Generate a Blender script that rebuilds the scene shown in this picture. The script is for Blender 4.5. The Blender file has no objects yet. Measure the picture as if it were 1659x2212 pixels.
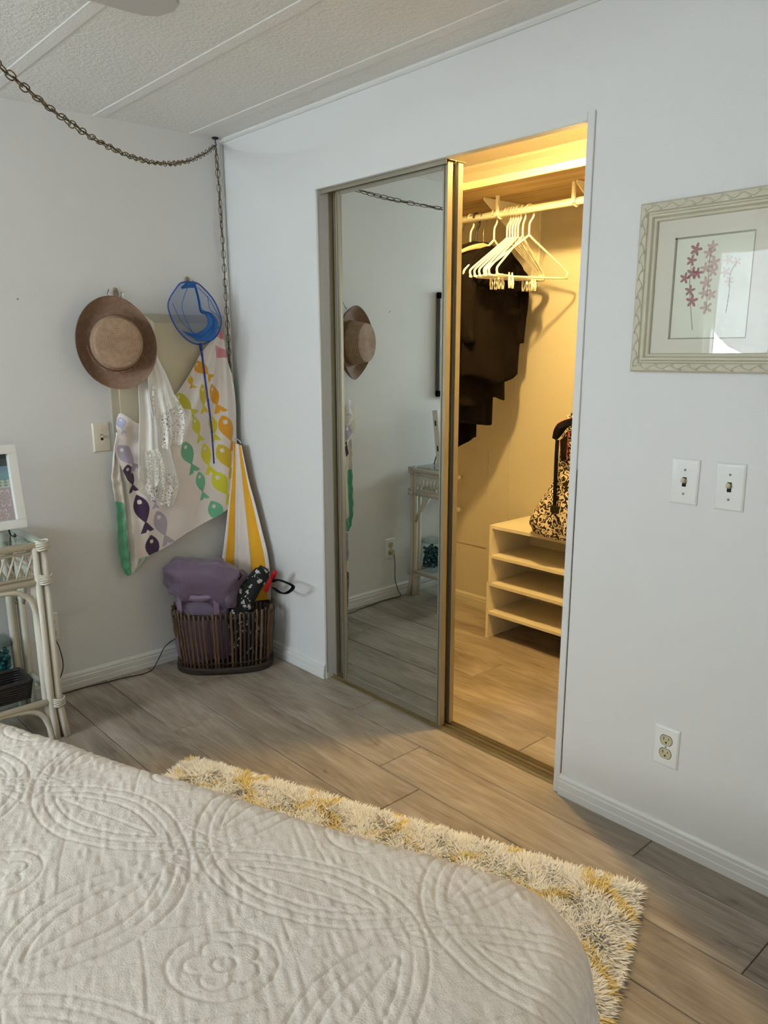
import bpy, bmesh, math, random
import numpy as np
from mathutils import Vector, Matrix, noise
random.seed(7); rng = np.random.default_rng(7)
S = bpy.context.scene; C = S.collection; PI = math.pi

# ------------------------------------------------------------------ camera
cam_d = bpy.data.cameras.new('camera'); cam = bpy.data.objects.new('camera', cam_d); C.objects.link(cam)
yaw, pit, rol = 0.8486535, 0.2311208, -0.0078378
fwd = Vector((-math.sin(yaw)*math.cos(pit), math.cos(yaw)*math.cos(pit), -math.sin(pit)))
rgt = Vector((math.cos(yaw), math.sin(yaw), 0)); up = rgt.cross(fwd)
r2 = rgt*math.cos(rol)+up*math.sin(rol); u2 = up*math.cos(rol)-rgt*math.sin(rol)
M = Matrix((r2, u2, -fwd)).transposed().to_4x4(); M.translation = (3.00277, -1.85728, 1.33019)
cam.matrix_world = M
cam_d.sensor_fit = 'VERTICAL'; cam_d.sensor_height = 36; cam_d.lens = 36*1683.756/2212
cam_d.shift_x = (829.5-796.147)/2212; cam_d.shift_y = (1150.537-1106)/2212
cam_d.clip_start = .02; S.camera = cam
# ------------------------------------------------------------------ light
w = bpy.data.worlds.new('sky'); S.world = w; w.use_nodes = True
w.node_tree.nodes['Background'].inputs[0].default_value = (.72, .85, 1, 1)
w.node_tree.nodes['Background'].inputs[1].default_value = .6
def area(name, loc, rot, sx, sy, power, col):
    l = bpy.data.lights.new(name, 'AREA'); l.shape = 'RECTANGLE'; l.size = sx; l.size_y = sy; l.energy = power; l.color = col
    o = bpy.data.objects.new(name, l); C.objects.link(o); o.location = loc; o.rotation_euler = rot; return o
area('daylight_front_window', (1.03, -3.72, 1.60), (PI/2, 0, 0), 1.30, .70, 550, (.76, .86, 1.0))
area('added_side_fill', (4.12, -2.65, 1.15), (PI/2, 0, PI/2), 1.5, 1.65, 18, (1.0, .91, .80))  # warm fill added to brighten the left wall and ceiling, no known source
S.view_settings.view_transform = 'Standard'; S.view_settings.look = 'None'
S.view_settings.gamma = 1; S.view_settings.use_curve_mapping = False
S.view_settings.exposure = 0.02

# ------------------------------------------------------------------ materials
def N(nt, t, **k):
    n = nt.nodes.new(t)
    for a, b in k.items(): setattr(n, a, b)
    return n
def lin(c):
    return tuple(((x/255)/12.92 if x/255 < .04045 else ((x/255+.055)/1.055)**2.4) for x in c)+(1,)
def mat(name, col, rough=.6, metal=0, bump=None, var=0, attr=None, coat=0, sheen=0, spec=.5, trans=0, coord='Object', stretch=None, sub=0):
    m = bpy.data.materials.new(name); m.use_nodes = True; nt = m.node_tree; b = nt.nodes['Principled BSDF']
    c = lin(col); b.inputs['Base Color'].default_value = c; b.inputs['Roughness'].default_value = rough
    b.inputs['Metallic'].default_value = metal; b.inputs['Coat Weight'].default_value = coat
    b.inputs['Sheen Weight'].default_value = sheen; b.inputs['Specular IOR Level'].default_value = spec
    tc = N(nt, 'ShaderNodeTexCoord'); mp = N(nt, 'ShaderNodeMapping'); nt.links.new(tc.outputs[coord], mp.inputs[0])
    if stretch: mp.inputs['Scale'].default_value = stretch
    src = None
    if attr:
        a = N(nt, 'ShaderNodeAttribute', attribute_name=attr); src = a.outputs['Color']
    if var:
        t = N(nt, 'ShaderNodeTexNoise'); t.inputs['Scale'].default_value = 9; t.inputs['Detail'].default_value = 4
        nt.links.new(mp.outputs[0], t.inputs[0])
        mx = N(nt, 'ShaderNodeMix', data_type='RGBA', blend_type='MULTIPLY'); mx.inputs['Factor'].default_value = 1
        r = N(nt, 'ShaderNodeMapRange'); r.inputs[3].default_value = 1-var; r.inputs[4].default_value = 1+var
        nt.links.new(t.outputs[0], r.inputs[0]); nt.links.new(r.outputs[0], mx.inputs[7])
        if src: nt.links.new(src, mx.inputs[6])
        else: mx.inputs[6].default_value = c
        src = mx.outputs[2]
    if src: nt.links.new(src, b.inputs['Base Color'])
    if bump:
        sc, st, det = bump
        t = N(nt, 'ShaderNodeTexNoise'); t.inputs['Scale'].default_value = sc; t.inputs['Detail'].default_value = det
        nt.links.new(mp.outputs[0], t.inputs[0])
        bp = N(nt, 'ShaderNodeBump'); bp.inputs['Strength'].default_value = st; bp.inputs['Distance'].default_value = .004
        nt.links.new(t.outputs[0], bp.inputs['Height']); nt.links.new(bp.outputs[0], b.inputs['Normal'])
    return m
def ramp(nt, src, stops):
    r = N(nt, 'ShaderNodeValToRGB'); e = r.color_ramp.elements
    while len(e) < len(stops): e.new(.5)
    for i, (p, c) in enumerate(stops): e[i].position = p; e[i].color = c if len(c) == 4 else lin(c)
    nt.links.new(src, r.inputs[0]); return r.outputs[0]

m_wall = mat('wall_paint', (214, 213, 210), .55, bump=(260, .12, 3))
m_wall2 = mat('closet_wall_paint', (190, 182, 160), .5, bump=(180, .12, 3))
m_trim = mat('trim_paint', (214, 213, 208), .38, bump=(60, .08, 3))
m_ceil = mat('ceiling_texture', (228, 226, 221), .8, bump=(85, 1.0, 5))
m_batten = mat('ceiling_batten_paint', (230, 228, 223), .7, bump=(120, .4, 4))
m_dark = mat('dark_gap', (25, 22, 20), .9)
m_alu = mat('champagne_aluminium', (176, 170, 152), .35, metal=.85)
m_track = mat('brass_track_metal', (176, 160, 124), .3, metal=.85, var=.2)
m_brass = mat('aged_brass', (120, 100, 66), .38, metal=.9)
m_ratt = mat('painted_rattan', (205, 198, 182), .5, bump=(90, .25, 4), var=.06)
m_plate = mat('white_plate_plastic', (226, 226, 222), .12, coat=.5)
m_plate2 = mat('cream_plate_plastic', (214, 204, 186), .3)
m_ivory = mat('ivory_plastic', (190, 182, 148), .35)
m_black = mat('black_metal', (20, 19, 18), .5)
m_blackcloth = mat('black_cloth', (14, 13, 14), .85, bump=(300, .3, 3), spec=.1)
m_white_pl = mat('white_hanger_plastic', (232, 226, 205), .35)
m_melamine = mat('white_melamine', (226, 216, 190), .45)
m_wood = mat('hanger_wood', (206, 176, 136), .45, stretch=(1, 8, 8), var=.2)
m_hook = mat('driftwood', (150, 132, 110), .7, var=.2, bump=(80, .4, 4))
m_steel = mat('steel_wire', (150, 148, 145), .3, metal=1)
m_netdense = mat('net_blue_dense', (34, 92, 160), .7, bump=(500, .4, 2))
m_hoop = mat('net_blue_plastic', (20, 70, 165), .4)
m_handle = mat('navy_bamboo_plastic', (22, 34, 120), .35)
m_bam = mat('bamboo_brown', (100, 74, 48), .5, stretch=(6, 6, .7), var=.45, bump=(40, .3, 4))
m_bamdark = mat('bamboo_dark', (56, 39, 28), .5, stretch=(6, 6, .7), var=.4, bump=(40, .3, 4))
m_bind = mat('rattan_binding', (44, 31, 24), .6, bump=(200, .5, 3))
m_purple = mat('mauve_nylon', (108, 90, 114), .5, bump=(38, .5, 5), sheen=.2)
m_purple2 = mat('mauve_webbing', (136, 116, 142), .35, bump=(300, .3, 2))
m_red = mat('red_plastic', (170, 24, 30), .3)
m_wick = mat('black_wicker', (38, 33, 32), .5, bump=(120, .8, 3))
m_white = mat('white_painted_wood', (226, 224, 218), .4, bump=(60, .05, 3))
m_fan = mat('fan_blade_white', (190, 186, 182), .45)
m_marble = mat('teal_glass_marbles', (20, 84, 92), .08, var=.5, coat=.6)
m_green = mat('mint_terry', (112, 176, 142), .95, bump=(420, .6, 2), sheen=.3)
m_terry = mat('printed_terry', (225, 215, 208), .95, bump=(420, .5, 2), attr='Col', sheen=.3)
m_lin = mat('white_voile', (235, 232, 226), .9, bump=(350, .25, 3), sheen=.2)
m_cloth1 = mat('black_brown_cloth', (12, 8, 5), .95, bump=(220, .3, 3), spec=.08)
m_cloth2 = mat('dark_olive_cloth', (19, 15, 9), .95, bump=(220, .3, 3), spec=.08)
m_panel = mat('cream_metal_panel', (206, 196, 168), .45, bump=(200, .05, 2))
m_panelf = mat('beige_panel_rim', (186, 180, 160), .45)
m_silver = mat('grey_silver_frame', (110, 108, 104), .4, metal=.6)
m_frame = mat('antique_cream_frame', (188, 182, 158), .5, var=.12, bump=(140, .3, 4))
m_mat = mat('mat_board', (216, 204, 190), .9)
m_matin = mat('mat_bevel', (150, 140, 124), .8)
m_paper = mat('print_paper', (216, 210, 192), .9, attr='Col')
m_base = mat('mattress_ticking', (220, 218, 212), .9)

def glassy(name, tint, rough=.0, ior=1.5):
    m = bpy.data.materials.new(name); m.use_nodes = True; nt = m.node_tree; nt.nodes.clear()
    o = N(nt, 'ShaderNodeOutputMaterial'); mx = N(nt, 'ShaderNodeMixShader'); t = N(nt, 'ShaderNodeBsdfTransparent'); g = N(nt, 'ShaderNodeBsdfGlossy')
    f = N(nt, 'ShaderNodeFresnel'); f.inputs[0].default_value = ior; t.inputs[0].default_value = tint; g.inputs['Roughness'].default_value = rough
    gm = N(nt, 'ShaderNodeNewGeometry'); iv = N(nt, 'ShaderNodeMath', operation='SUBTRACT'); iv.inputs[0].default_value = 1; nt.links.new(gm.outputs['Backfacing'], iv.inputs[1]); ml = N(nt, 'ShaderNodeMath', operation='MULTIPLY'); nt.links.new(iv.outputs[0], ml.inputs[0]); nt.links.new(f.outputs[0], ml.inputs[1])
    nt.links.new(ml.outputs[0], mx.inputs[0]); nt.links.new(t.outputs[0], mx.inputs[1]); nt.links.new(g.outputs[0], mx.inputs[2]); nt.links.new(mx.outputs[0], o.inputs[0])
    return m
m_glass = glassy('clear_glass', (.98, 1, .99, 1)); m_glassg = glassy('greenish_glass', (.90, .95, .94, 1), ior=1.55)
m_glassp = glassy('picture_glass', (.98, 1, .99, 1), ior=1.38)
m_mirror = bpy.data.materials.new('mirror_silvering'); m_mirror.use_nodes = True
b = m_mirror.node_tree.nodes['Principled BSDF']; b.inputs['Metallic'].default_value = 1; b.inputs['Roughness'].default_value = 0.0; b.inputs['Base Color'].default_value = (.74, .77, .72, 1)

def holes(name, col, mk, trans=0.0):   # cloth that is partly open, mk(nt, coord) -> factor of cloth
    m = mat(name, col, .9, bump=(380, .3, 2)); nt = m.node_tree; b = nt.nodes['Principled BSDF']; o = nt.nodes['Material Output']
    tc = N(nt, 'ShaderNodeTexCoord'); f = mk(nt, tc.outputs['Object'])
    t = N(nt, 'ShaderNodeBsdfTransparent'); mx = N(nt, 'ShaderNodeMixShader')
    nt.links.new(f, mx.inputs[0]); nt.links.new(t.outputs[0], mx.inputs[1]); nt.links.new(b.outputs[0], mx.inputs[2]); nt.links.new(mx.outputs[0], o.inputs[0])
    return m
def mth(nt, op, a, b=None, c=None):
    n = N(nt, 'ShaderNodeMath', operation=op)
    for i, v in enumerate((a, b, c)):
        if v is None: continue
        if isinstance(v, (int, float)): n.inputs[i].default_value = v
        else: nt.links.new(v, n.inputs[i])
    return n.outputs[0]
def net_mask(nt, co):
    v = N(nt, 'ShaderNodeValue'); v.outputs[0].default_value = .36; return v.outputs[0]
m_net = holes('net_blue_mesh', (52, 100, 160), net_mask)
def lace_mask(nt, co):
    v = N(nt, 'ShaderNodeTexVoronoi', feature='DISTANCE_TO_EDGE'); v.inputs['Scale'].default_value = 75; nt.links.new(co, v.inputs['Vector'])
    a = mth(nt, 'LESS_THAN', v.outputs['Distance'], .11)
    v2 = N(nt, 'ShaderNodeTexVoronoi', feature='F1'); v2.inputs['Scale'].default_value = 36; nt.links.new(co, v2.inputs['Vector'])
    s = mth(nt, 'SINE', mth(nt, 'MULTIPLY', v2.outputs['Distance'], 26)); r = mth(nt, 'GREATER_THAN', s, .45)
    return mth(nt, 'MULTIPLY', mth(nt, 'MAXIMUM', a, r), .97)
m_lace = holes('white_lace', (238, 234, 226), lace_mask)
def shade_mask(nt, co):
    v = N(nt, 'ShaderNodeTexVoronoi', feature='F1'); v.inputs['Scale'].default_value = 12; nt.links.new(co, v.inputs['Vector'])
    s = mth(nt, 'SINE', mth(nt, 'MULTIPLY', v.outputs['Distance'], 34)); r = mth(nt, 'GREATER_THAN', s, .1)
    return mth(nt, 'ADD', mth(nt, 'MULTIPLY', r, .16), .66)
m_shade = holes('patterned_sheer', (235, 235, 228), shade_mask)

def plank_mat():
    m = bpy.data.materials.new('greige_oak_laminate'); m.use_nodes = True; nt = m.node_tree; b = nt.nodes['Principled BSDF']
    tc = N(nt, 'ShaderNodeTexCoord'); oi = N(nt, 'ShaderNodeObjectInfo'); ad = N(nt, 'ShaderNodeVectorMath', operation='MULTIPLY_ADD')
    cb = N(nt, 'ShaderNodeCombineXYZ')
    for i in range(3): nt.links.new(oi.outputs['Random'], cb.inputs[i])
    nt.links.new(cb.outputs[0], ad.inputs[0]); ad.inputs[1].default_value = (37, 19, 11); nt.links.new(tc.outputs['Object'], ad.inputs[2])
    def noi(sc, strc, det, dist=0):
        mp = N(nt, 'ShaderNodeMapping'); mp.inputs['Scale'].default_value = strc; nt.links.new(ad.outputs[0], mp.inputs[0])
        t = N(nt, 'ShaderNodeTexNoise'); t.inputs['Scale'].default_value = sc; t.inputs['Detail'].default_value = det; t.inputs['Distortion'].default_value = dist
        nt.links.new(mp.outputs[0], t.inputs[0]); return t.outputs[0]
    broad = noi(1.0, (2.2, 9, 1), 3, .8); fine = noi(1.0, (7, 190, 1), 4, .3); med = noi(1.0, (3.0, 42, 1), 4, 1.6)
    knot = noi(1.0, (6.0, 13, 1), 2, .6)
    # cathedral rings
    w_ = N(nt, 'ShaderNodeMath', operation='SINE'); nt.links.new(mth(nt, 'MULTIPLY', noi(1.0, (1.1, 4.5, 1), 1.5, .2), 120), w_.inputs[0])
    v = mth(nt, 'ADD', mth(nt, 'MULTIPLY', broad, .55), mth(nt, 'MULTIPLY', fine, .26))
    v = mth(nt, 'ADD', v, mth(nt, 'MULTIPLY', med, .26)); v = mth(nt, 'ADD', v, mth(nt, 'MULTIPLY', w_.outputs[0], .022))
    v = mth(nt, 'SUBTRACT', v, mth(nt, 'MULTIPLY', mth(nt, 'MAXIMUM', mth(nt, 'SUBTRACT', knot, .66), 0), 1.5))
    col = ramp(nt, v, [(.30, (88, 76, 66)), (.44, (130, 118, 105)), (.58, (154, 142, 128)), (.76, (182, 171, 157))])
    hs = N(nt, 'ShaderNodeHueSaturation'); r = N(nt, 'ShaderNodeMapRange'); r.inputs[3].default_value = .93; r.inputs[4].default_value = 1.06
    nt.links.new(oi.outputs['Random'], r.inputs[0]); nt.links.new(r.outputs[0], hs.inputs['Value']); nt.links.new(col, hs.inputs['Color'])
    nt.links.new(hs.outputs[0], b.inputs['Base Color']); b.inputs['Roughness'].default_value = .42; b.inputs['Specular IOR Level'].default_value = .35
    bp = N(nt, 'ShaderNodeBump'); bp.inputs['Strength'].default_value = .15; bp.inputs['Distance'].default_value = .001; nt.links.new(v, bp.inputs['Height']); nt.links.new(bp.outputs[0], b.inputs['Normal'])
    return m
m_plank = plank_mat()
def board_mat():
    m = mat('raw_pine_board', (200, 160, 100), .6); nt = m.node_tree; b = nt.nodes['Principled BSDF']
    tc = N(nt, 'ShaderNodeTexCoord'); mp = N(nt, 'ShaderNodeMapping'); mp.inputs['Scale'].default_value = (1.2, 16, 16); nt.links.new(tc.outputs['Object'], mp.inputs[0])
    t = N(nt, 'ShaderNodeTexNoise'); t.inputs['Scale'].default_value = 1.6; t.inputs['Detail'].default_value = 5; t.inputs['Distortion'].default_value = .9; nt.links.new(mp.outputs[0], t.inputs[0])
    nt.links.new(ramp(nt, t.outputs[0], [(.35, (176, 146, 100)), (.6, (208, 182, 134))]), b.inputs['Base Color']); return m
m_board = board_mat()
def damask_mat():
    m = mat('black_cream_damask', (20, 18, 18), .8, bump=(200, .3, 2)); nt = m.node_tree; b = nt.nodes['Principled BSDF']
    tc = N(nt, 'ShaderNodeTexCoord'); no = N(nt, 'ShaderNodeTexNoise'); no.inputs['Scale'].default_value = 30; nt.links.new(tc.outputs['Object'], no.inputs[0])
    ad = N(nt, 'ShaderNodeVectorMath', operation='MULTIPLY_ADD'); ad.inputs[1].default_value = (.045, .045, .045); nt.links.new(no.outputs[1], ad.inputs[0]); nt.links.new(tc.outputs['Object'], ad.inputs[2])
    v = N(nt, 'ShaderNodeTexVoronoi', feature='F1'); v.inputs['Scale'].default_value = 42; nt.links.new(ad.outputs[0], v.inputs['Vector'])
    s = mth(nt, 'SINE', mth(nt, 'MULTIPLY', v.outputs['Distance'], 15)); s = mth(nt, 'GREATER_THAN', s, -.05)
    nt.links.new(ramp(nt, s, [(.4, (20, 16, 15)), (.6, (232, 214, 182))]), b.inputs['Base Color']); return m
m_damask = damask_mat()
def floral_mat():
    m = mat('black_white_floral', (20, 20, 22), .8); nt = m.node_tree; b = nt.nodes['Principled BSDF']
    tc = N(nt, 'ShaderNodeTexCoord'); v = N(nt, 'ShaderNodeTexVoronoi', feature='F1'); v.inputs['Scale'].default_value = 32; v.inputs['Randomness'].default_value = .9
    no = N(nt, 'ShaderNodeTexNoise'); no.inputs['Scale'].default_value = 75; nt.links.new(tc.outputs['Object'], no.inputs[0]); ad = N(nt, 'ShaderNodeVectorMath', operation='MULTIPLY_ADD'); ad.inputs[1].default_value = (.035, .035, .035); nt.links.new(no.outputs[1], ad.inputs[0]); nt.links.new(tc.outputs['Object'], ad.inputs[2])
    nt.links.new(ad.outputs[0], v.inputs['Vector']); s = mth(nt, 'LESS_THAN', v.outputs['Distance'], .33)
    nt.links.new(ramp(nt, s, [(.4, (17, 17, 20)), (.6, (190, 190, 184))]), b.inputs['Base Color']); return m
m_floral = floral_mat()
def straw_mat():
    m = mat('woven_straw', (150, 116, 88), .75); nt = m.node_tree; b = nt.nodes['Principled BSDF']
    tc = N(nt, 'ShaderNodeTexCoord'); t = N(nt, 'ShaderNodeTexNoise'); t.inputs['Scale'].default_value = 60; t.inputs['Detail'].default_value = 4; nt.links.new(tc.outputs['Object'], t.inputs[0])
    a = N(nt, 'ShaderNodeAttribute', attribute_name='Col'); mx = N(nt, 'ShaderNodeMix', data_type='RGBA', blend_type='MULTIPLY'); mx.inputs[0].default_value = 1
    nt.links.new(a.outputs['Color'], mx.inputs[6]); nt.links.new(ramp(nt, t.outputs[0], [(.35, (228, 224, 220)), (.65, (255, 252, 250))]), mx.inputs[7]); nt.links.new(mx.outputs[2], b.inputs['Base Color'])
    return m
m_straw = straw_mat()

# ------------------------------------------------------------------ helpers
def props(o, label=None, cat=None, group=None, kind=None):
    if label: o['label'] = label
    if cat: o['category'] = cat
    if group: o['group'] = group
    if kind: o['kind'] = kind
    return o
def adopt(o, par):
    if par is not None:
        o.parent = par; o.matrix_parent_inverse = par_inv(par)
def par_inv(p):
    m = Matrix.Identity(4); q = p
    chain = []
    while q: chain.append(q); q = q.parent
    for q in reversed(chain): m = m @ (q.matrix_parent_inverse if q.parent else Matrix.Identity(4)) @ q.matrix_basis
    return m.inverted()
def thing(name, label, cat, loc=(0, 0, 0), group=None, kind=None):
    o = bpy.data.objects.new(name, None); C.objects.link(o); o.location = loc; o.empty_display_size = .05
    return props(o, label, cat, group, kind)
def mesh(name, vs, fs, m, par=None, smooth=False, cols=None, solid=0, angle=None, **kw):
    me = bpy.data.meshes.new(name)
    if isinstance(vs, np.ndarray) and isinstance(fs, np.ndarray):
        k = fs.shape[1]; me.vertices.add(len(vs)); me.vertices.foreach_set('co', vs.astype(np.float32).ravel())
        me.loops.add(fs.size); me.loops.foreach_set('vertex_index', fs.astype(np.int32).ravel())
        me.polygons.add(len(fs)); me.polygons.foreach_set('loop_start', np.arange(0, fs.size, k, dtype=np.int32)); me.update(calc_edges=True); me.validate()
    else: me.from_pydata([tuple(map(float, v)) for v in vs], [], [tuple(int(i) for i in f) for f in fs]); me.update()
    if cols is not None:
        a = me.color_attributes.new('Col', 'FLOAT_COLOR', 'POINT'); cc = np.ones((len(me.vertices), 4), np.float32); cc[:, :3] = np.asarray(cols)[:, :3]; a.data.foreach_set('color', cc.ravel())
    me.materials.append(m)
    if smooth: me.polygons.foreach_set('use_smooth', [True]*len(me.polygons))
    o = bpy.data.objects.new(name, me); C.objects.link(o); adopt(o, par)
    if angle:
        me.polygons.foreach_set('use_smooth', [True]*len(me.polygons)); me.set_sharp_from_angle(angle=math.radians(angle))
    if solid:
        md = o.modifiers.new('thick', 'SOLIDIFY'); md.thickness = solid; md.offset = 0
    return props(o, **kw)
class MB:
    def __init__(s): s.v = []; s.f = []
    def add(s, v, f):
        n = len(s.v); s.v += [tuple(x) for x in v]; s.f += [tuple(i+n for i in q) for q in f]; return s
    def box(s, lo, hi, ch=0, T=None):
        (a, b, c), (d, e, f) = lo, hi
        if ch:
            bm = bmesh.new(); bmesh.ops.create_cube(bm, size=1)
            for v in bm.verts: v.co = ((a+d)/2+v.co.x*(d-a), (b+e)/2+v.co.y*(e-b), (c+f)/2+v.co.z*(f-c))
            bmesh.ops.bevel(bm, geom=list(bm.edges), offset=ch, segments=2, affect='EDGES'); bm.verts.index_update()
            v = [v.co.copy() for v in bm.verts]; q = [[x.index for x in p.verts] for p in bm.faces]; bm.free()
        else:
            v = [Vector(x) for x in ((a, b, c), (d, b, c), (d, e, c), (a, e, c), (a, b, f), (d, b, f), (d, e, f), (a, e, f))]
            q = [(0, 3, 2, 1), (4, 5, 6, 7), (0, 1, 5, 4), (1, 2, 6, 5), (2, 3, 7, 6), (3, 0, 4, 7)]
        if T is not None: v = [T @ x for x in v]
        return s.add(v, q)
    def tube(s, pts, r, n=8, closed=False, cap=True):
        P = [Vector(p) for p in pts]; k = len(P); R = r if hasattr(r, '__len__') else [r]*k
        nrm = None; rings = []
        for i in range(k):
            t = (P[(i+1) % k]-P[i-1]) if closed else (P[min(i+1, k-1)]-P[max(i-1, 0)])
            if t.length < 1e-9: t = Vector((0, 0, 1))
            t.normalize()
            if nrm is None:
                a = Vector((0, 0, 1)) if abs(t.z) < .9 else Vector((1, 0, 0)); nrm = t.cross(a).normalized()
            else:
                nrm = (nrm-t*nrm.dot(t))
                if nrm.length < 1e-6: nrm = t.orthogonal()
                nrm.normalize()
            bn = t.cross(nrm)
            rings.append([P[i]+(nrm*math.cos(2*PI*j/n)+bn*math.sin(2*PI*j/n))*R[i] for j in range(n)])
        v = [x for g in rings for x in g]; f = []
        for i in range(k if closed else k-1):
            a = i*n; b = ((i+1) % k)*n
            for j in range(n): f.append((a+j, a+(j+1) % n, b+(j+1) % n, b+j))
        if cap and not closed: f.append(tuple(reversed(range(n)))); f.append(tuple(range((k-1)*n, k*n)))
        return s.add(v, f)
    def lathe(s, prof, n=32, T=None, sx=1, sy=1):
        v = []; f = []
        for (r, h) in prof:
            for j in range(n): v.append(Vector((r*sx*math.cos(2*PI*j/n), r*sy*math.sin(2*PI*j/n), h)))
        for i in range(len(prof)-1):
            for j in range(n): f.append((i*n+j, i*n+(j+1) % n, (i+1)*n+(j+1) % n, (i+1)*n+j))
        if prof[0][0] > 1e-5: f.append(tuple(reversed(range(n))))
        if prof[-1][0] > 1e-5: f.append(tuple(range((len(prof)-1)*n, len(prof)*n)))
        if T is not None: v = [T @ x for x in v]
        return s.add(v, f)
    def sph(s, c, r, n=8, m=6, sc=(1, 1, 1)):
        v = []; f = []
        for i in range(m+1):
            th = PI*i/m
            for j in range(n): v.append((c[0]+r*sc[0]*math.sin(th)*math.cos(2*PI*j/n), c[1]+r*sc[1]*math.sin(th)*math.sin(2*PI*j/n), c[2]+r*sc[2]*math.cos(th)))
        for i in range(m):
            for j in range(n): f.append((i*n+j, (i+1)*n+j, (i+1)*n+(j+1) % n, i*n+(j+1) % n))
        return s.add(v, f)
    def out(s, name, m, par=None, **k): return mesh(name, s.v, s.f, m, par, **k)
def box(name, lo, hi, m, par=None, ch=0, **k): return MB().box(lo, hi, ch).out(name, m, par, **k)
def tube(name, pts, r, m, par=None, n=10, closed=False, **k): return MB().tube(pts, r, n, closed).out(name, m, par, smooth=True, **k)
def prism(poly, ax, a, b):      # poly in the other two axes, extruded along ax
    n = len(poly); v = []
    for t in (a, b):
        for p in poly:
            q = list(p); q.insert('xyz'.index(ax), t); v.append(tuple(q))
    f = [tuple(range(n)), tuple(reversed(range(n, 2*n)))]+[(i, n+i, n+(i+1) % n, (i+1) % n) for i in range(n)]
    return v, f
def smooth_pts(pts, n, closed=False):
    P = [np.array(p, float) for p in pts]; k = len(P); out = []
    seg = k if closed else k-1
    for i in range(seg):
        g = (lambda j: P[j % k]) if closed else (lambda j: P[min(max(j, 0), k-1)])
        p0, p1, p2, p3 = g(i-1), g(i), g(i+1), g(i+2)
        for t in np.linspace(0, 1, n, endpoint=False):
            out.append(.5*((2*p1)+(-p0+p2)*t+(2*p0-5*p1+4*p2-p3)*t*t+(-p0+3*p1-3*p2+p3)*t**3))
    if not closed: out.append(P[-1])
    return out
def resample(pts, n):
    P = np.array(pts, float); d = np.r_[0, np.cumsum(np.linalg.norm(np.diff(P, axis=0), axis=1))]
    t = np.linspace(0, d[-1], n); return np.stack([np.interp(t, d, P[:, i]) for i in range(P.shape[1])], 1)
def curve_at(pts, n):          # index-parametrised smooth resample
    P = np.array(smooth_pts(pts, 8)); t = np.linspace(0, len(P)-1, n); i = np.arange(len(P))
    return np.stack([np.interp(t, i, P[:, k]) for k in range(P.shape[1])], 1)
def gridf(nu, nv):
    i, j = np.meshgrid(np.arange(nu-1), np.arange(nv-1), indexing='ij'); a = (i*nv+j).ravel()
    return np.stack([a, a+1, a+nv+1, a+nv], 1)
def ruled(name, A, B, nu, nv, m, par=None, disp=None, col=None, solid=.002, **k):   # cloth spanned between two edge curves
    a = curve_at(A, nu); b_ = curve_at(B, nu); s = np.linspace(0, 1, nv)[None, :, None]
    V = (a[:, None]*(1-s)+b_[:, None]*s); U = np.linspace(0, 1, nu)[:, None]*np.ones((1, nv)); Sg = np.ones((nu, 1))*s[0, :, 0][None]
    if disp is not None: V = V+disp(V, U, Sg)
    V = V.reshape(-1, 3); cols = col(V, U.ravel(), Sg.ravel()) if col else None
    return mesh(name, V, gridf(nu, nv), m, par, smooth=True, cols=cols, solid=solid, **k)
def copy_tree(o, par=None):
    c = o.copy(); C.objects.link(c)
    if par: c.parent = par
    for ch in o.children: copy_tree(ch, c)
    return c

# ------------------------------------------------------------------ room shell
HC = 2.17; XR = 4.0; YF = -3.6; XL, XRO, HD = .626, 1.755, 1.892; YB = 1.16; WT = .10; CX1 = 2.3
def struct(name, mb, m, **k): return mb.out(name, m, kind='structure', **k)
struct('wall_left', MB().box((-.1, YF-.1, 0), (0, YB+.1, HC)), m_wall)
struct('wall_right', MB().box((0, 0, 0), (XL, WT, HC)).box((XRO, 0, 0), (XR, WT, HC)).box((XL, 0, HD), (XRO, .028, HC)), m_wall)
wx0, wx1, wz0, wz1 = .36, 1.70, 1.24, 2.0
struct('wall_front', MB().box((0, YF-.1, 0), (wx0, YF, HC)).box((wx1, YF-.1, 0), (XR, YF, HC)).box((wx0, YF-.1, 0), (wx1, YF, wz0)).box((wx0, YF-.1, wz1), (wx1, YF, HC)), m_wall)
vy0, vy1, vz0, vz1 = -3.4, -1.9, .32, 2.0  # opening for the added side window
struct('wall_rear', MB().box((XR, YF-.1, 0), (XR+.1, vy0, HC)).box((XR, vy1, 0), (XR+.1, WT, HC)).box((XR, vy0, 0), (XR+.1, vy1, vz0)).box((XR, vy0, vz1), (XR+.1, vy1, HC)), m_wall)
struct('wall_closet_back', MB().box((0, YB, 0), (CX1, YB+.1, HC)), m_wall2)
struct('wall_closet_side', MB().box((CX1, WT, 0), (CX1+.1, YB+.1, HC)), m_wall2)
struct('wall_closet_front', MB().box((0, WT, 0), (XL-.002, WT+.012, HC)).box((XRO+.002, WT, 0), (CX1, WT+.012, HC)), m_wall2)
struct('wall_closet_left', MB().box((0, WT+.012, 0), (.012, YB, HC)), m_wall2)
# ceiling: slab, textured panels, battens
cl = struct('ceiling', MB().box((-.1, YF-.1, HC+.012), (XR+.1, YB+.1, HC+.08)), m_batten)
bys = [-.13-.391*k for k in range(-3, 9)]
edges = [YB]+[b for b in bys if YF < b < 0]+[YF]
for i, by in enumerate([b for b in bys if YF < b < 0]):
    MB().box((0, by-.021, HC-.0025), (XR if by < 0 else CX1, by+.021, HC+.006), .0015).out('ceiling_batten', m_batten, cl)
for a, c_ in zip(edges[:-1], edges[1:]):
    hi = a if a == YB else a-.0225; lo = c_ if c_ == YF else c_+.0225
    box('ceiling_panel', (0, lo, HC), (XR, hi, HC+.012), m_ceil, cl)
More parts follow.
